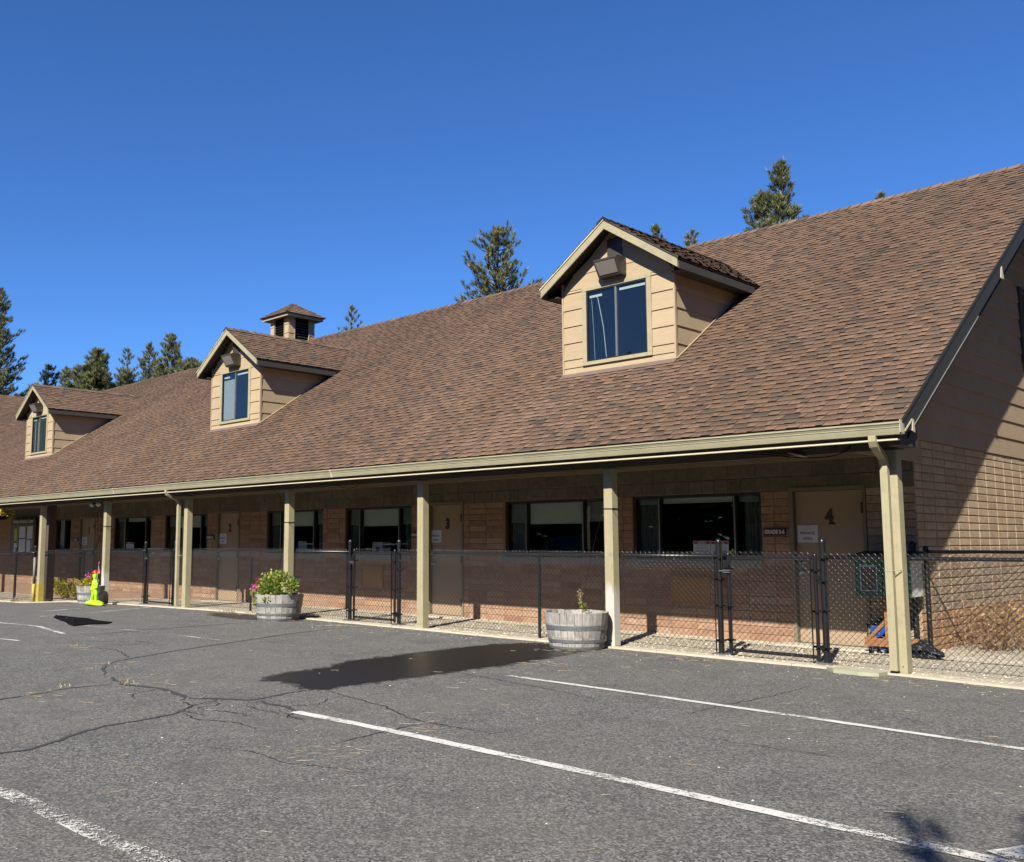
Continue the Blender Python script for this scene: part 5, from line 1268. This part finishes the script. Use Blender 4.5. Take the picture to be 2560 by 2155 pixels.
m = MB(); m.lathe([(.001, .006), (.055, .006), (.065, .0), (.065, -.01)], (0, 0, 0), 18); m.v = [(-11.38 + a, WY + .139 - c_, 1.25 + b_) for a, b_, c_ in m.v]; m.build('port', M['rubber'], t)
# bulletin board of the centre
t = thing('bulletin_board', 'glazed bulletin board headed Christian Education Center on the far left wall', 'notice board', (-29.8, 2.0, 1.1)); x0, x1, z0, z1 = -30.82, -28.70, .95, 2.20
m = MB(); m.box(x0, x1, 1.99, 2.09, z0, z1); bb = m.build('case', M['sign_brown'], t, bevel=.01)
m = MB(); m.box(x0 + .02, x1 - .02, 1.965, 1.989, 2.03, 2.185); hd_ = m.build('header', M['sign_brown'], t); text_mesh('lettering', 'Christian Education Center', .165, M['sign_text'], hd_, ((x0 + x1) / 2, 1.962, 2.105), extr=.001, off=.003, sx=.98)
for i in range(3):
    a = x0 + .05 + i * .68; m = MB(); m.box(a, a + .64, 1.975, 1.989, z0 + .05, 1.99); m.build('door_leaf', M['curtain'], t); 
    f = MB(); f.box(a - .018, a + .0, 1.955, 1.988, z0 + .04, 2.0); f.box(a + .641, a + .659, 1.955, 1.988, z0 + .04, 2.0); f.build('leaf_frame', M['alu'], t)
PP = [(0, .30, 1.45, .22, .42, 'yellow'), (0, .30, 1.05, .24, .32, 'white'), (1, .04, 1.55, .52, .38, 'white'), (1, .06, 1.06, .26, .44, 'white'), (1, .34, 1.08, .25, .42, 'white'), (2, .05, 1.52, .46, .42, 'white'), (2, .05, 1.05, .30, .43, 'white'), (2, .38, 1.2, .16, .26, 'blind_grey')]
for i, dx, z, w, h, c_ in PP:
    a = x0 + .05 + i * .68 + dx; m = MB(); m.box(a, a + w, 1.968, 1.9735, z, z + h); p = m.build('posted_paper', M[c_], t)

# ================================================================ CABINET ON CASTERS, BLUE BIN, SPLASH SLAB
t = thing('book_cabinet', 'green and white glass-doored cabinet raised on a timber stand with casters, behind the corner post', 'cabinet', (-.80, 1.75, 0))
X0, X1, Y0, Y1, Z0, Z1 = -1.15, -.47, 1.60, 1.98, .735, 1.185
m = MB(); m.box(X0 + .01, X1 - .018, Y0 + .012, Y1, Z0, Z1); m.build('box', M['dark_green'], t)
m = MB(); m.box(X1 - .017, X1, Y0 + .012, Y1, Z0 + .001, Z1 - .001); m.build('side_panel', M['white_paint'], t)
m = MB(); m.hexa([(X0 - .06, Y0 - .09, 1.195), (X1 + .06, Y0 - .09, 1.195), (X1 + .06, Y1 + .05, 1.235), (X0 - .06, Y1 + .05, 1.235), (X0 - .06, Y0 - .09, 1.235), (X1 + .06, Y0 - .09, 1.235), (X1 + .06, Y1 + .05, 1.30), (X0 - .06, Y1 + .05, 1.30)]); m.build('roof', M['dark_green'], t, bevel=.006)
for a, b in ((X0, -.815), (-.805, X1)):
    f = MB(); w = .062; y0, y1 = Y0 - .012, Y0 + .0115
    f.box(a, b, y0, y1, Z0, Z0 + w); f.box(a, b, y0, y1, Z1 - w, Z1); f.box(a, a + w, y0, y1, Z0 + w + .0005, Z1 - w - .0005); f.box(b - w, b, y0, y1, Z0 + w + .0005, Z1 - w - .0005); dr = f.build('cabinet_door', M['green_paint'], t)
    f = MB(); q = .010; a2, b2 = a + w, b - w; f.box(a2, b2, y0 - .002, y0 + .010, Z0 + w, Z0 + w + q); f.box(a2, b2, y0 - .002, y0 + .010, Z1 - w - q * 2.5, Z1 - w); f.box(a2, a2 + q, y0 - .002, y0 + .010, Z0 + w + q, Z1 - w - q * 2.5); f.box(b2 - q, b2, y0 - .002, y0 + .010, Z0 + w + q, Z1 - w - q * 2.5); f.build('white_bead', M['white_paint'], dr)
    f = MB(); f.box(a2 + q, b2 - q, y0 + .004, y0 + .008, Z0 + w + q, Z1 - w - q * 2.5); f.build('pane', flat('cabinet_window', (.16, .125, .10), .25), dr)
    f = MB(); f.ball((b - .03, y0 - .012, .95), .012, 6); f.build('knob', M['steel'], dr)
m = MB(); m.box(-.865, -.765, 1.72, 1.82, .20, .734); m.build('stand_post', M['stained_z'], t, bevel=.004)
m = MB(); m.box(-1.09, -.42, 1.635, 1.675, .105, .205); m.build('base_board', M['stained'], t, bevel=.004)
m = MB(); m.box(-1.09, -.42, 1.865, 1.905, .105, .205); m.build('base_board', M['stained'], t, bevel=.004)
m = MB(); m.box(-.87, -.76, 1.676, 1.864, .11, .198); m.build('cross_board', M['stained'], t)
for s_ in (-1, 1):
    m = MB(); c = -.815; m.hexa([(c + s_ * .20, 1.70, .206), (c + s_ * .26, 1.70, .206), (c + s_ * .26, 1.735, .206), (c + s_ * .20, 1.735, .206), (c + s_ * .051, 1.70, .36), (c + s_ * .051, 1.70, .43), (c + s_ * .051, 1.735, .43), (c + s_ * .051, 1.735, .36)]); m.build('brace', M['stained'], t)
for x in (-1.02, -.74, -.47):
    for y in (1.655, 1.885):
        m = MB(); m.tube([(x - .018, y, .055), (x + .018, y, .055)], .042, 14); cst = m.build('caster', M['rubber'], t); m = MB(); m.box(x - .026, x - .021, y - .02, y + .02, .05, .104); m.box(x + .021, x + .026, y - .02, y + .02, .05, .104); m.box(x - .027, x + .027, y - .03, y + .03, .0985, .1045); m.build('fork', M['steel'], cst)
t = thing('storage_bin', 'blue plastic bin with a black lid behind the cabinet stand', 'bin', (-.98, 1.93, 0)); m = MB()
m.hexa([(-1.10, 1.93, .03), (-.85, 1.93, .03), (-.85, 2.06, .03), (-1.10, 2.06, .03), (-1.13, 1.915, .345), (-.84, 1.915, .345), (-.84, 2.075, .345), (-1.13, 2.075, .345)]); m.build('tub', M['bin'], t, bevel=.01, seg=2)
m = MB(); m.hexa([(-1.15, 1.90, .346), (-.82, 1.90, .346), (-.82, 2.085, .346), (-1.15, 2.085, .346), (-1.14, 1.91, .385), (-.83, 1.91, .385), (-.83, 2.08, .385), (-1.14, 2.08, .385)]); m.build('lid', M['rubber'], t, bevel=.008)
t = thing('trash_bag', 'black plastic bag slumped on the gravel right of the cabinet stand', 'bag', (-.30, 1.55, 0)); m = MB()  # black lump added where the cabinet's dark shade lies
lv = []
for k, (r_, z_) in enumerate(((.13, 0.0), (.17, .04), (.15, .09), (.09, .15), (.04, .19), (.03, .22))):
    lv.append([(-.36 + r_ * 1.3 * cos(2 * pi * i / 18) * (1 + .16 * sin(i * 2.7 + k)), 1.58 + r_ * .75 * sin(2 * pi * i / 18) * (1 + .14 * cos(i * 1.9 + k * 2)), .012 + z_ + .012 * sin(i * 3.1)) for i in range(18)])
for r0, r1 in zip(lv, lv[1:]):
    for i in range(18): m.face([r0[i], r0[(i + 1) % 18], r1[(i + 1) % 18], r1[i]])
m.face(lv[-1]); m.build('bag', flat('bag_plastic', (.012, .012, .014), .3, bump=.5, bscale=18), t)
t = thing('splash_slab', 'mossy pale splash slab on the ground at the foot of the corner downspout', 'slab', (-.35, -.28, 0)); m = MB()
ol = [(-.72, -.28), (-.60, -.13), (-.20, -.12), (-.08, -.22), (-.10, -.40), (-.30, -.46), (-.58, -.42)]; n = len(ol)
for i in range(n):
    a, b = ol[i], ol[(i + 1) % n]; m.face([(a[0], a[1], .001), (b[0], b[1], .001), (b[0], b[1], .040), (a[0], a[1], .040)])
m.face([(p[0], p[1], .040) for p in ol]); m.build('slab', M['splash'], t)

# ================================================================ CABLES UNDER THE EAVE
def cable(pts, r, label, name='hanging_cable', mat='cable'):
    P = []
    V = [Vector(p) for p in pts]
    for i in range(len(V) - 1):
        p0, p1, p2, p3 = V[max(0, i - 1)], V[i], V[i + 1], V[min(len(V) - 1, i + 2)]
        for k in range(6):
            s_ = k / 6; P.append(.5 * ((2 * p1) + (p2 - p0) * s_ + (2 * p0 - 5 * p1 + 4 * p2 - p3) * s_ * s_ + (3 * p1 - p0 - 3 * p2 + p3) * s_ ** 3))
    P.append(V[-1]); m = MB(); m.tube(P, r, 6); o = m.build(name, M[mat], None, smooth=True); return prop(o, label, 'cable', 'loose cables under the eave')
cable([(-1.9, -.36, 2.50), (-1.45, -.2, 2.46), (-1.05, -.1, 2.40), (-.72, -.05, 2.39), (-.5, -.08, 2.43), (-.42, -.1, 2.50), (-.55, -.12, 2.55), (-.85, -.1, 2.51), (-1.2, -.1, 2.46), (-1.5, -.1, 2.50)], .006, 'looped black cable hanging under the eave near the corner post')
cable([(-2.4, -.37, 2.515), (-3.6, -.37, 2.505), (-4.4, -.37, 2.51), (-5.6, -.37, 2.49), (-6.2, -.37, 2.47), (-6.9, -.37, 2.50), (-7.8, -.37, 2.51), (-9.2, -.37, 2.49), (-10.4, -.37, 2.505), (-11.6, -.37, 2.47), (-12.4, -.37, 2.505), (-14.6, -.37, 2.51)], .010, 'long sagging black cable clipped along the eave between the posts')
cable([(-4.25, -.30, 2.50), (-4.15, -.2, 2.25), (-3.98, -.09, 2.05), (-3.90, -.085, 1.80), (-4.0, -.1, 1.45), (-4.07, -.2, .95), (-4.06, -.35, .48)], .0026, 'thin cord running from the eave past the post down into the bare barrel')
cable([(-11.65, -.30, 2.50), (-11.52, -.12, 2.28), (-11.47, -.085, 2.0), (-11.46, -.085, 1.3), (-11.44, -.2, .8)], .003, 'thin cord dropping from the eave into the flower barrel')
cable([(-19.5, -.3, 2.48), (-19.4, -.12, 2.2), (-19.28, -.08, 1.9), (-19.45, -.09, 1.4), (-19.9, -.1, 1.02)], .005, 'thin cord slanting from the post beside the neon figure')
cable([(-8.9, -.35, 2.50), (-9.05, -.2, 2.40), (-9.3, -.2, 2.36), (-9.6, -.2, 2.41), (-9.75, -.3, 2.5)], .005, 'short drooping loop of cable left of the post beside door 3')
t = thing('eave_connector', 'grey cable connector dangling from the loop near the corner post', 'connector', (-1.0, -.1, 2.42)); m = MB(); m.tube([(-1.16, -.1, 2.47), (-1.03, -.1, 2.43), (-.93, -.1, 2.405)], [.010, .022, .012], 8); m.build('plug', M['alu'], t, smooth=True)

# ================================================================ PINES BEHIND THE BUILDING
def pine(x, y, top, hw, zvis, label, seed, dens=1.0, dbl=False, slim=1.0, mat='needle', tuft=.22, low=None):
    """whorled limbs carrying needle tufts; hw = crown half-width at height zvis"""
    r = random.Random(seed); t = thing('pine_tree', label, 'tree', (x, y, -.3), 'pines behind the roof' if y > 0 else None)
    H = top; zmin = max(2.0, low if low is not None else zvis - 3.5); tr = MB()
    prof = lambda z: hw * slim * min(1.3, ((top - z) / max(.6, top - zvis)) ** .5)
    lean = r.uniform(-.03, .03); cx_ = lambda z: x + lean * (z - top) + .08 * sin(z * .9 + seed)
    zz = [-.4 + (H + .3) * k / 14 for k in range(15)]; R0 = .12 + .012 * H
    tr.tube([(cx_(z), y, z) for z in zz], [max(.02, R0 * (1 - .96 * (z + .4) / (H + .4))) for z in zz], 8)
    cr = MB(); tips = []
    z = top - .12; tips.append((Vector((cx_(top), y, top - .1)), Vector((0, 0, 1)), 1.0))
    while z > zmin:
        L = prof(z) * r.uniform(.70, 1.15); n = max(3, int(5 * dens + r.random()))
        a0 = r.uniform(0, 6.28)
        for k in range(n):
            if r.random() > .93 * min(1, dens + .25): continue
            a = a0 + 2 * pi * k / n + r.uniform(-.35, .35); l = L * r.uniform(.55, 1.2); up = r.uniform(.35, .95) * (1 if z > top - 1.5 else .75)
            d = Vector((cos(a), sin(a), up)).normalized(); b0 = Vector((cx_(z), y, z - .2)); b1 = b0 + d * l * .6; b2 = b0 + d * l + Vector((0, 0, .16 * l))
            tr.tube([b0, b1, b2], [.012 + .016 * l, .010 + .008 * l, .006], 4, cap=False)
            m_ = max(1, int(l / .26 * dens))
            for i in range(m_ + 1):
                f = 1 - (i / (m_ + 1)) * .72
                q = b0.lerp(b2, f); side = Vector((-d.y, d.x, 0)) * r.uniform(-.42, .42) * min(1, l) * (1 - f * .5)
                if i == 0: side *= .2
                e = q + side + Vector((0, 0, r.uniform(.02, .20) + abs(side.length) * .3)); 
                if (e - q).length > .1: tr.tube([q, e], [.008, .005], 3, cap=False)
                tips.append((e, (d * .7 + side * .6 + Vector((0, 0, .75))).normalized(), r.uniform(.75, 1.15)))
        z -= r.uniform(.22, .36) / max(.6, dens ** .5) * (1 if hw > .5 else .8)
    for p, d, s in tips:
        u = d.orthogonal().normalized(); v = d.cross(u)
        for k in range(34):
            a = r.uniform(0, 6.283); sp = r.uniform(.1, 1.9); nd = (d + (u * cos(a) + v * sin(a)) * sp).normalized(); l = tuft * s * r.uniform(.65, 1.1); w = (u * sin(a) - v * cos(a)) * (.016 + .006 * r.random())
            b = p - d * r.uniform(0, .20) * s
            cr.face([b - w, b + w, b + nd * l])
    tr.build('trunk', M['bark'], t, smooth=True); cr.build('crown', M[mat], t); return t
sc = lambda d0, d1, x, y, z, w: (4.257 + (x - 4.257) * d1 / d0, -11.042 + (y + 11.042) * d1 / d0, 1.42 + (z - 1.42) * d1 / d0, w * d1 / d0)
TREES = [
 ((-67.4, 13.8, 19.6, 2.3), 12.2, 'tall ragged pine cut by the left edge of the photo', 1.15, 1.0),
 ((-69.83, 18.69, 14.86, 1.0), 13.2, 'slender pine rising above the far left dormer ridge, first right of the left-edge pine', .9, 1),
 ((-73.76, 21.74, 15.66, .9), 13.8, 'small thin pine second from the far left dormer peak', .9, 1),
 ((-65.37, 19.09, 14.12, 1.1), 12.9, 'low pine top against the left flank of the broad dense pine', 1, 1),
 ((-62.37, 19.13, 15.13, 1.55), 12.3, 'broad dense dark pine, widest of the cluster left of the middle dormer', 1.7, 1),
 ((-68.29, 24.32, 16.76, 1.1), 13.6, 'sparse see-through pine just right of the broad dense pine', .6, 1),
 ((-63.38, 23.68, 16.34, 1.15), 13.2, 'narrow pine between the sparse pine and the tall spire left of the middle dormer', 1, 1),
 ((-58.54, 22.93, 16.16, 1.4), 13.0, 'tallest spire of the pine cluster left of the middle dormer', 1.1, 1),
 ((-54.14, 22.08, 13.81, .8), 12.6, 'short pine tip nearest the middle dormer', 1, 1),
 ((-41.79, 25.85, 15.79, .9), 13.6, 'thin open pine tip alone right of the cupola', .55, 1),
 ((-25.99, 21.90, 16.05, 2.05), 12.6, 'big round-headed pine standing alone left of the nearest dormer', 1.05, 1),
 ((-22.90, 30.66, 17.49, .55), 16.4, 'pine tip directly behind the nearest dormer roof, left of two', 1, 1),
 ((-22.68, 33.71, 17.96, .65), 17.0, 'pale pine tip right of the nearest dormer roof', .8, 1),
 ((-14.63, 27.59, 17.72, .92), 14.6, 'tall narrow dark pine, highest tree top on the right', 1.25, 1),
 ((-15.75, 28.1, 16.75, 1.05), 15.1, 'shorter bushy pine joined to the left of the highest tree', 1.25, 1),
 ((-12.58, 32.73, 17.03, .30), 16.4, 'tiny pine tip peeping over the ridge toward the right', 1, 1),
 ((-13.25, 26.63, 14.72, .22), 14.2, 'tiny sprig of pine just over the ridge right of the highest tree', 1, 1),
 ((-38.68, 29.13, 15.49, .25), 14.9, 'tiny pine tip over the ridge midway between cupola and lone pine', 1, 1),
 ((-66.2, 20.6, 13.6, 1.2), 12.9, 'low bushy pine filling the gap left of the broad dense pine', 1.2, 1),
 ((-64.5, 22.3, 14.2, 1.2), 13.0, 'low bushy pine between the broad dense pine and the sparse pine', 1.2, 1),
 ((-61.0, 23.4, 14.4, 1.1), 13.2, 'low bushy pine at the foot of the tall spire, on its left', 1.2, 1),
 ((-56.6, 23.2, 14.0, 1.1), 13.0, 'low bushy pine at the foot of the tall spire, on its right', 1.2, 1),
 ((-72.0, 18.6, 13.7, .75), 12.6, 'low pine foot beside the left-edge pine, over the hall roof', 1.2, 1)]
for i, ((x, y, top, hw), zv, lab, dn, slim) in enumerate(TREES): pine(x, y, top, hw, zv, lab, 40 + i, dn, slim=slim, tuft=.20 + .0016 * (Vector((x, y, 0)) - Vector((4, -11, 0))).length)
# the pine behind the photographer, whose shadow tip reaches the lower right corner
pine(6.5, -13.75, 7.3, 1.5, 5.6, 'pine standing at the near edge of the lot, throwing shade into the lower right corner', 99, 1.25, low=4.2)

# across the lot: the dark wood the windows mirror, plus an added sky-blocking stand
m = MB(); r = random.Random(5); tk = MB()
for i in range(280):
    x = (-200 + i * 1.35 if i < 180 else 14 + r.uniform(0, 14)) + r.uniform(-1, 1); y = -42 + r.uniform(-7, 5) if i < 180 else -22 + (i - 180) * .75; H = r.uniform(11.5, 15.0) if x > -104 else r.uniform(20, 27); w = min(3.8, H * r.uniform(.20, .27))  # later trees: unseen right-hand stand added to cut sky light on the gable
    m.tube([(x, y, -.3), (x, y, H * .8)], [.22, .05], 5, 1, cap=False)
    for k in range(520):
        f = r.random() ** 1.15; z = .1 + (H - .6) * f; rr = w * (1 - f) ** .8 * (.55 + .45 * r.random()) + .1; a = r.uniform(0, 6.28); p = Vector((x + rr * cos(a), y + rr * sin(a), z)); d = Vector((cos(a), sin(a), r.uniform(-.3, .4))); s = Vector((-sin(a), cos(a), r.uniform(-.4, .4))) * r.uniform(.6, 1.15)
        m.face([p - s, p + d * r.uniform(.8, 1.5), p + s])
prop(m.build('treeline', [M['needle_far'], M['bark']]), kind='stuff')

m = MB()      # woods behind the school, below the roof line from here
for i in range(120):
    x = -75 + i * 1.25 + r.uniform(-1, 1); y = 50 + r.uniform(-5, 9); H = r.uniform(7.5, 10.5); w = H * r.uniform(.22, .3)
    m.tube([(x, y, -.3), (x, y, H * .8)], [.2, .05], 5, 1, cap=False)
    for k in range(150):
        f = r.random() ** 1.1; z = .1 + (H - .1) * f; rr = w * (1 - f) ** .8 * (.55 + .45 * r.random()) + .1; a = r.uniform(0, 6.28); p = Vector((x + rr * cos(a), y + rr * sin(a), z)); d = Vector((cos(a), sin(a), r.uniform(-.3, .4))); s = Vector((-sin(a), cos(a), r.uniform(-.4, .4))) * r.uniform(.35, .8)
        m.face([p - s, p + d * r.uniform(.6, 1.2), p + s])
prop(m.build('rear_woods', [M['needle_far'], M['bark']]), kind='stuff')
t = thing('marker_post', 'thin grey marker pole with yellow foot beside the yellow-footed porch post', 'post', (-23.46, -.06, gz(-23.46))); g_ = gz(-23.46)
m = MB(); m.tube([(-23.46, -.06, g_), (-23.46, -.06, g_ + .52)], .042, 12); m.build('yellow_foot', M['yellow_paint'], t, smooth=True); m = MB(); m.tube([(-23.46, -.06, g_ + .521), (-23.46, -.06, g_ + 1.25)], .036, 12); m.build('pole', M['alu_dull'], t, smooth=True)

# cars parked across the lot, seen only as reflections in the windows
def car(x, y, rot, paint, label):
    t = thing('parked_car', label, 'car', (x, y, gz(x)), 'cars parked across the lot'); ca, sa = cos(rot), sin(rot); g = gz(x)
    T_ = lambda p: (x + p[0] * ca - p[1] * sa, y + p[0] * sa + p[1] * ca, g + p[2])
    secs = [(-2.3, .72, .45, .80), (-2.2, .86, .33, 1.02), (-1.2, .91, .27, 1.06), (0, .92, .26, 1.05), (1.2, .91, .27, 1.00), (2.1, .84, .33, .88), (2.28, .70, .45, .70)]
    m = MB(); rings = []
    for sx, w, z0, z1 in secs: rings.append([T_(p) for p in ((sx, -w * .9, z0), (sx, -w, z0 + .15), (sx, -w, z1 - .12), (sx, -w * .9, z1), (sx, w * .9, z1), (sx, w, z1 - .12), (sx, w, z0 + .15), (sx, w * .9, z0))])
    for a, b in zip(rings, rings[1:]):
        for i in range(8): m.face([a[i], a[(i + 1) % 8], b[(i + 1) % 8], b[i]])
    m.face(rings[0]); m.face(rings[-1]); m.build('body', M[paint], t, smooth=True)
    c = MB(); cs_ = [(-2.05, .70, 1.04, 1.05), (-1.75, .72, 1.0, 1.62), (-.2, .74, 1.0, 1.70), (.5, .72, 1.0, 1.64), (1.25, .68, 1.0, 1.02)]; rings = []
    for sx, w, z0, z1 in cs_: rings.append([T_(p) for p in ((sx, -w * 1.12, z0), (sx, -w * .92, z1), (sx, w * .92, z1), (sx, w * 1.12, z0))])
    for a, b in zip(rings, rings[1:]):
        for i in (0, 2): c.face([a[i], a[i + 1], b[i + 1], b[i]], 1)
        c.face([a[1], a[2], b[2], b[1]], 0 if a is not rings[-2] and a is not rings[0] else 1)
    c.build('cabin', [M[paint], M['car_glass']], t)
    for sx in (-1.4, 1.42):
        for sy in (-1, 1):
            w = MB(); w.tube([T_((sx, sy * .74, .34)), T_((sx, sy * .93, .34))], .34, 18); wh = w.build('wheel', M['rubber'], t); w = MB(); w.tube([T_((sx, sy * .925, .34)), T_((sx, sy * .937, .34))], .21, 14); w.build('rim', M['alu'], wh)
    for sy in (-1, 1):
        w = MB(); w.ball(T_((2.18, sy * .62, .72)), .11, 6); w.build('headlight', M['white_paint'], t)
car(-27.5, -12.6, 1.45, 'car_white', 'white car mirrored in the window left of door 3'); car(-18.3, -13.2, 1.6, 'car_dark', 'dark car mirrored in the window right of door 3'); car(-33.6, -12.8, 1.5, 'car_white', 'pale car mirrored in the window right of door 2')

# ================================================================ LITTER, PEBBLES, WEEDS
m = MB(); r = random.Random(21)
def needle(x, y, L, z=.0065):
    a = r.uniform(0, pi); bend = r.uniform(-.35, .35); w = r.uniform(.0006, .0013); d = Vector((cos(a), sin(a), 0)); n_ = Vector((-d.y, d.x, 0)); p = Vector((x, y, gz(x) + z)); q = p + d * L * .5 + n_ * L * bend * .3; e = p + d * L
    for u0, u1 in ((p, q), (q, e)): m.face([u0 - n_ * w, u1 - n_ * w, u1 + n_ * w + Vector((0, 0, .003)), u0 + n_ * w + Vector((0, 0, .002))])
for _ in range(520):
    if r.random() < .45: x = r.uniform(-14, 3); y = -.22 - abs(r.gauss(0, .55))
    else: x = r.uniform(-12, 4); y = r.uniform(-9.6, -.3)
    needle(x, y, r.uniform(.04, .12))
for cx_, cy_, n_ in ((-5.0, -7.3, 20), (-5.2, -6.2, 25), (-6.6, -5.8, 20), (-1.3, -5.9, 15), (.35, -3.9, 15), (-3.2, -2.2, 25), (-1.2, -6.9, 25), (-3.9, -.9, 30), (-9.2, -.7, 40), (-8.9, -5.2, 20), (-2.4, -.6, 30), (.1, -.6, 30)):
    for _ in range(n_): needle(cx_ + r.gauss(0, .22), cy_ + r.gauss(0, .16), r.uniform(.05, .14))
prop(m.build('pine_needle_litter', M['straw']), kind='stuff')
def pebbles(name, n, fx, size, mat):
    m = MB()
    for _ in range(n):
        x, y, z = fx(); s = r.uniform(*size); a = r.uniform(0, 3); b = r.uniform(.6, 1.0); h = s * r.uniform(.45, .75); ca, sa = cos(a), sin(a); i = len(m.v)
        for (px_, py_, pz_) in ((1, 0, .25), (.45, .8, .3), (-.5, .75, .25), (-1, 0, .3), (-.5, -.8, .25), (.5, -.75, .3)): m.v.append((x + s * (px_ * ca - b * py_ * sa), y + s * (px_ * sa + b * py_ * ca), z + h * pz_))
        for (px_, py_, pz_) in ((.45, .1, 1), (-.2, .45, .95), (-.3, -.4, 1)): m.v.append((x + s * (px_ * ca - b * py_ * sa), y + s * (px_ * sa + b * py_ * ca), z + h * pz_))
        for f in ((6, 7, 8), (0, 1, 6), (1, 2, 7, 6), (2, 3, 7), (3, 4, 8, 7), (4, 5, 8), (5, 0, 6, 8)): m.f.append(tuple(i + k for k in f)); m.m.append(0); m.c.append([(1, 1, 1)] * len(f))
    return prop(m.build(name, mat), kind='stuff')
def gv():
    x = r.uniform(-9, 1.6) if r.random() < .75 else r.uniform(-24, -9); y = r.uniform(-.12, 2.06) if x < -.6 else r.uniform(edge(x) + .15, 3.6)
    return x, y, gz(x) + .012
pebbles('gravel_stones', 7000, gv, (.008, .020), M['pebble'])
def lot():
    if r.random() < .6: x = r.uniform(-14, 3); y = -.2 - abs(r.gauss(0, .7))
    else: x = r.uniform(-10, 4); y = r.uniform(-9.5, -.5)
    return x, y, gz(x) + .001
pebbles('scattered_stones', 330, lot, (.004, .012), M['stone_white'])
m = MB()
for cx_, cy_, n_, s_ in ((-5.1, -6.35, 16, .05), (-6.6, -5.9, 14, .05), (-5.3, -6.9, 10, .05), (-12.9, -.32, 30, .10), (-12.2, -.28, 26, .09), (-8.9, -5.15, 12, .05), (-24.6, -.1, 60, .16)):
    for _ in range(n_): leaf(m, Vector((cx_ + r.gauss(0, .12), cy_ + r.gauss(0, .06), gz(cx_))), Vector((r.uniform(-.6, .6), r.uniform(-.6, .6), 1)), s_ * r.uniform(.5, 1.3), .012)
prop(m.build('weeds', M['straw']), kind='stuff')
# dry brush along the foot of the side wall
for k, (x, y, w, h, n, lab) in enumerate(((.0, 3.2, .6, .60, 1400, 'dry brown shrub at the sunlit side wall, nearest the corner post'), (.15, 4.5, .7, .55, 1300, 'dry brown shrub along the side wall, second from the corner'), (.35, 6.0, .8, .6, 1100, 'dry brown shrub along the side wall, farthest back'))):
    t = thing('dry_shrub', lab, 'shrub', (x, y, 0), 'dry shrubs along the side wall'); m = MB()
    for _ in range(n): c = Vector((x + r.gauss(0, .22), y + r.gauss(0, w * .5), max(.03, h * r.random()))); leaf(m, c, Vector((r.uniform(-1, 1), r.uniform(-1, 1), r.uniform(0, 1))), r.uniform(.05, .12), r.uniform(.008, .02))
    m.build('foliage', M['dry'], t); m = MB()
    for _ in range(22): a = Vector((x + r.uniform(-.1, .1), y + r.uniform(-.2, .2), 0)); m.tube([a, a + Vector((r.uniform(-.3, .3), r.uniform(-.5, .5), h * r.uniform(.6, 1.1)))], [.008, .003], 4)
    m.build('stem', M['dry'], t)
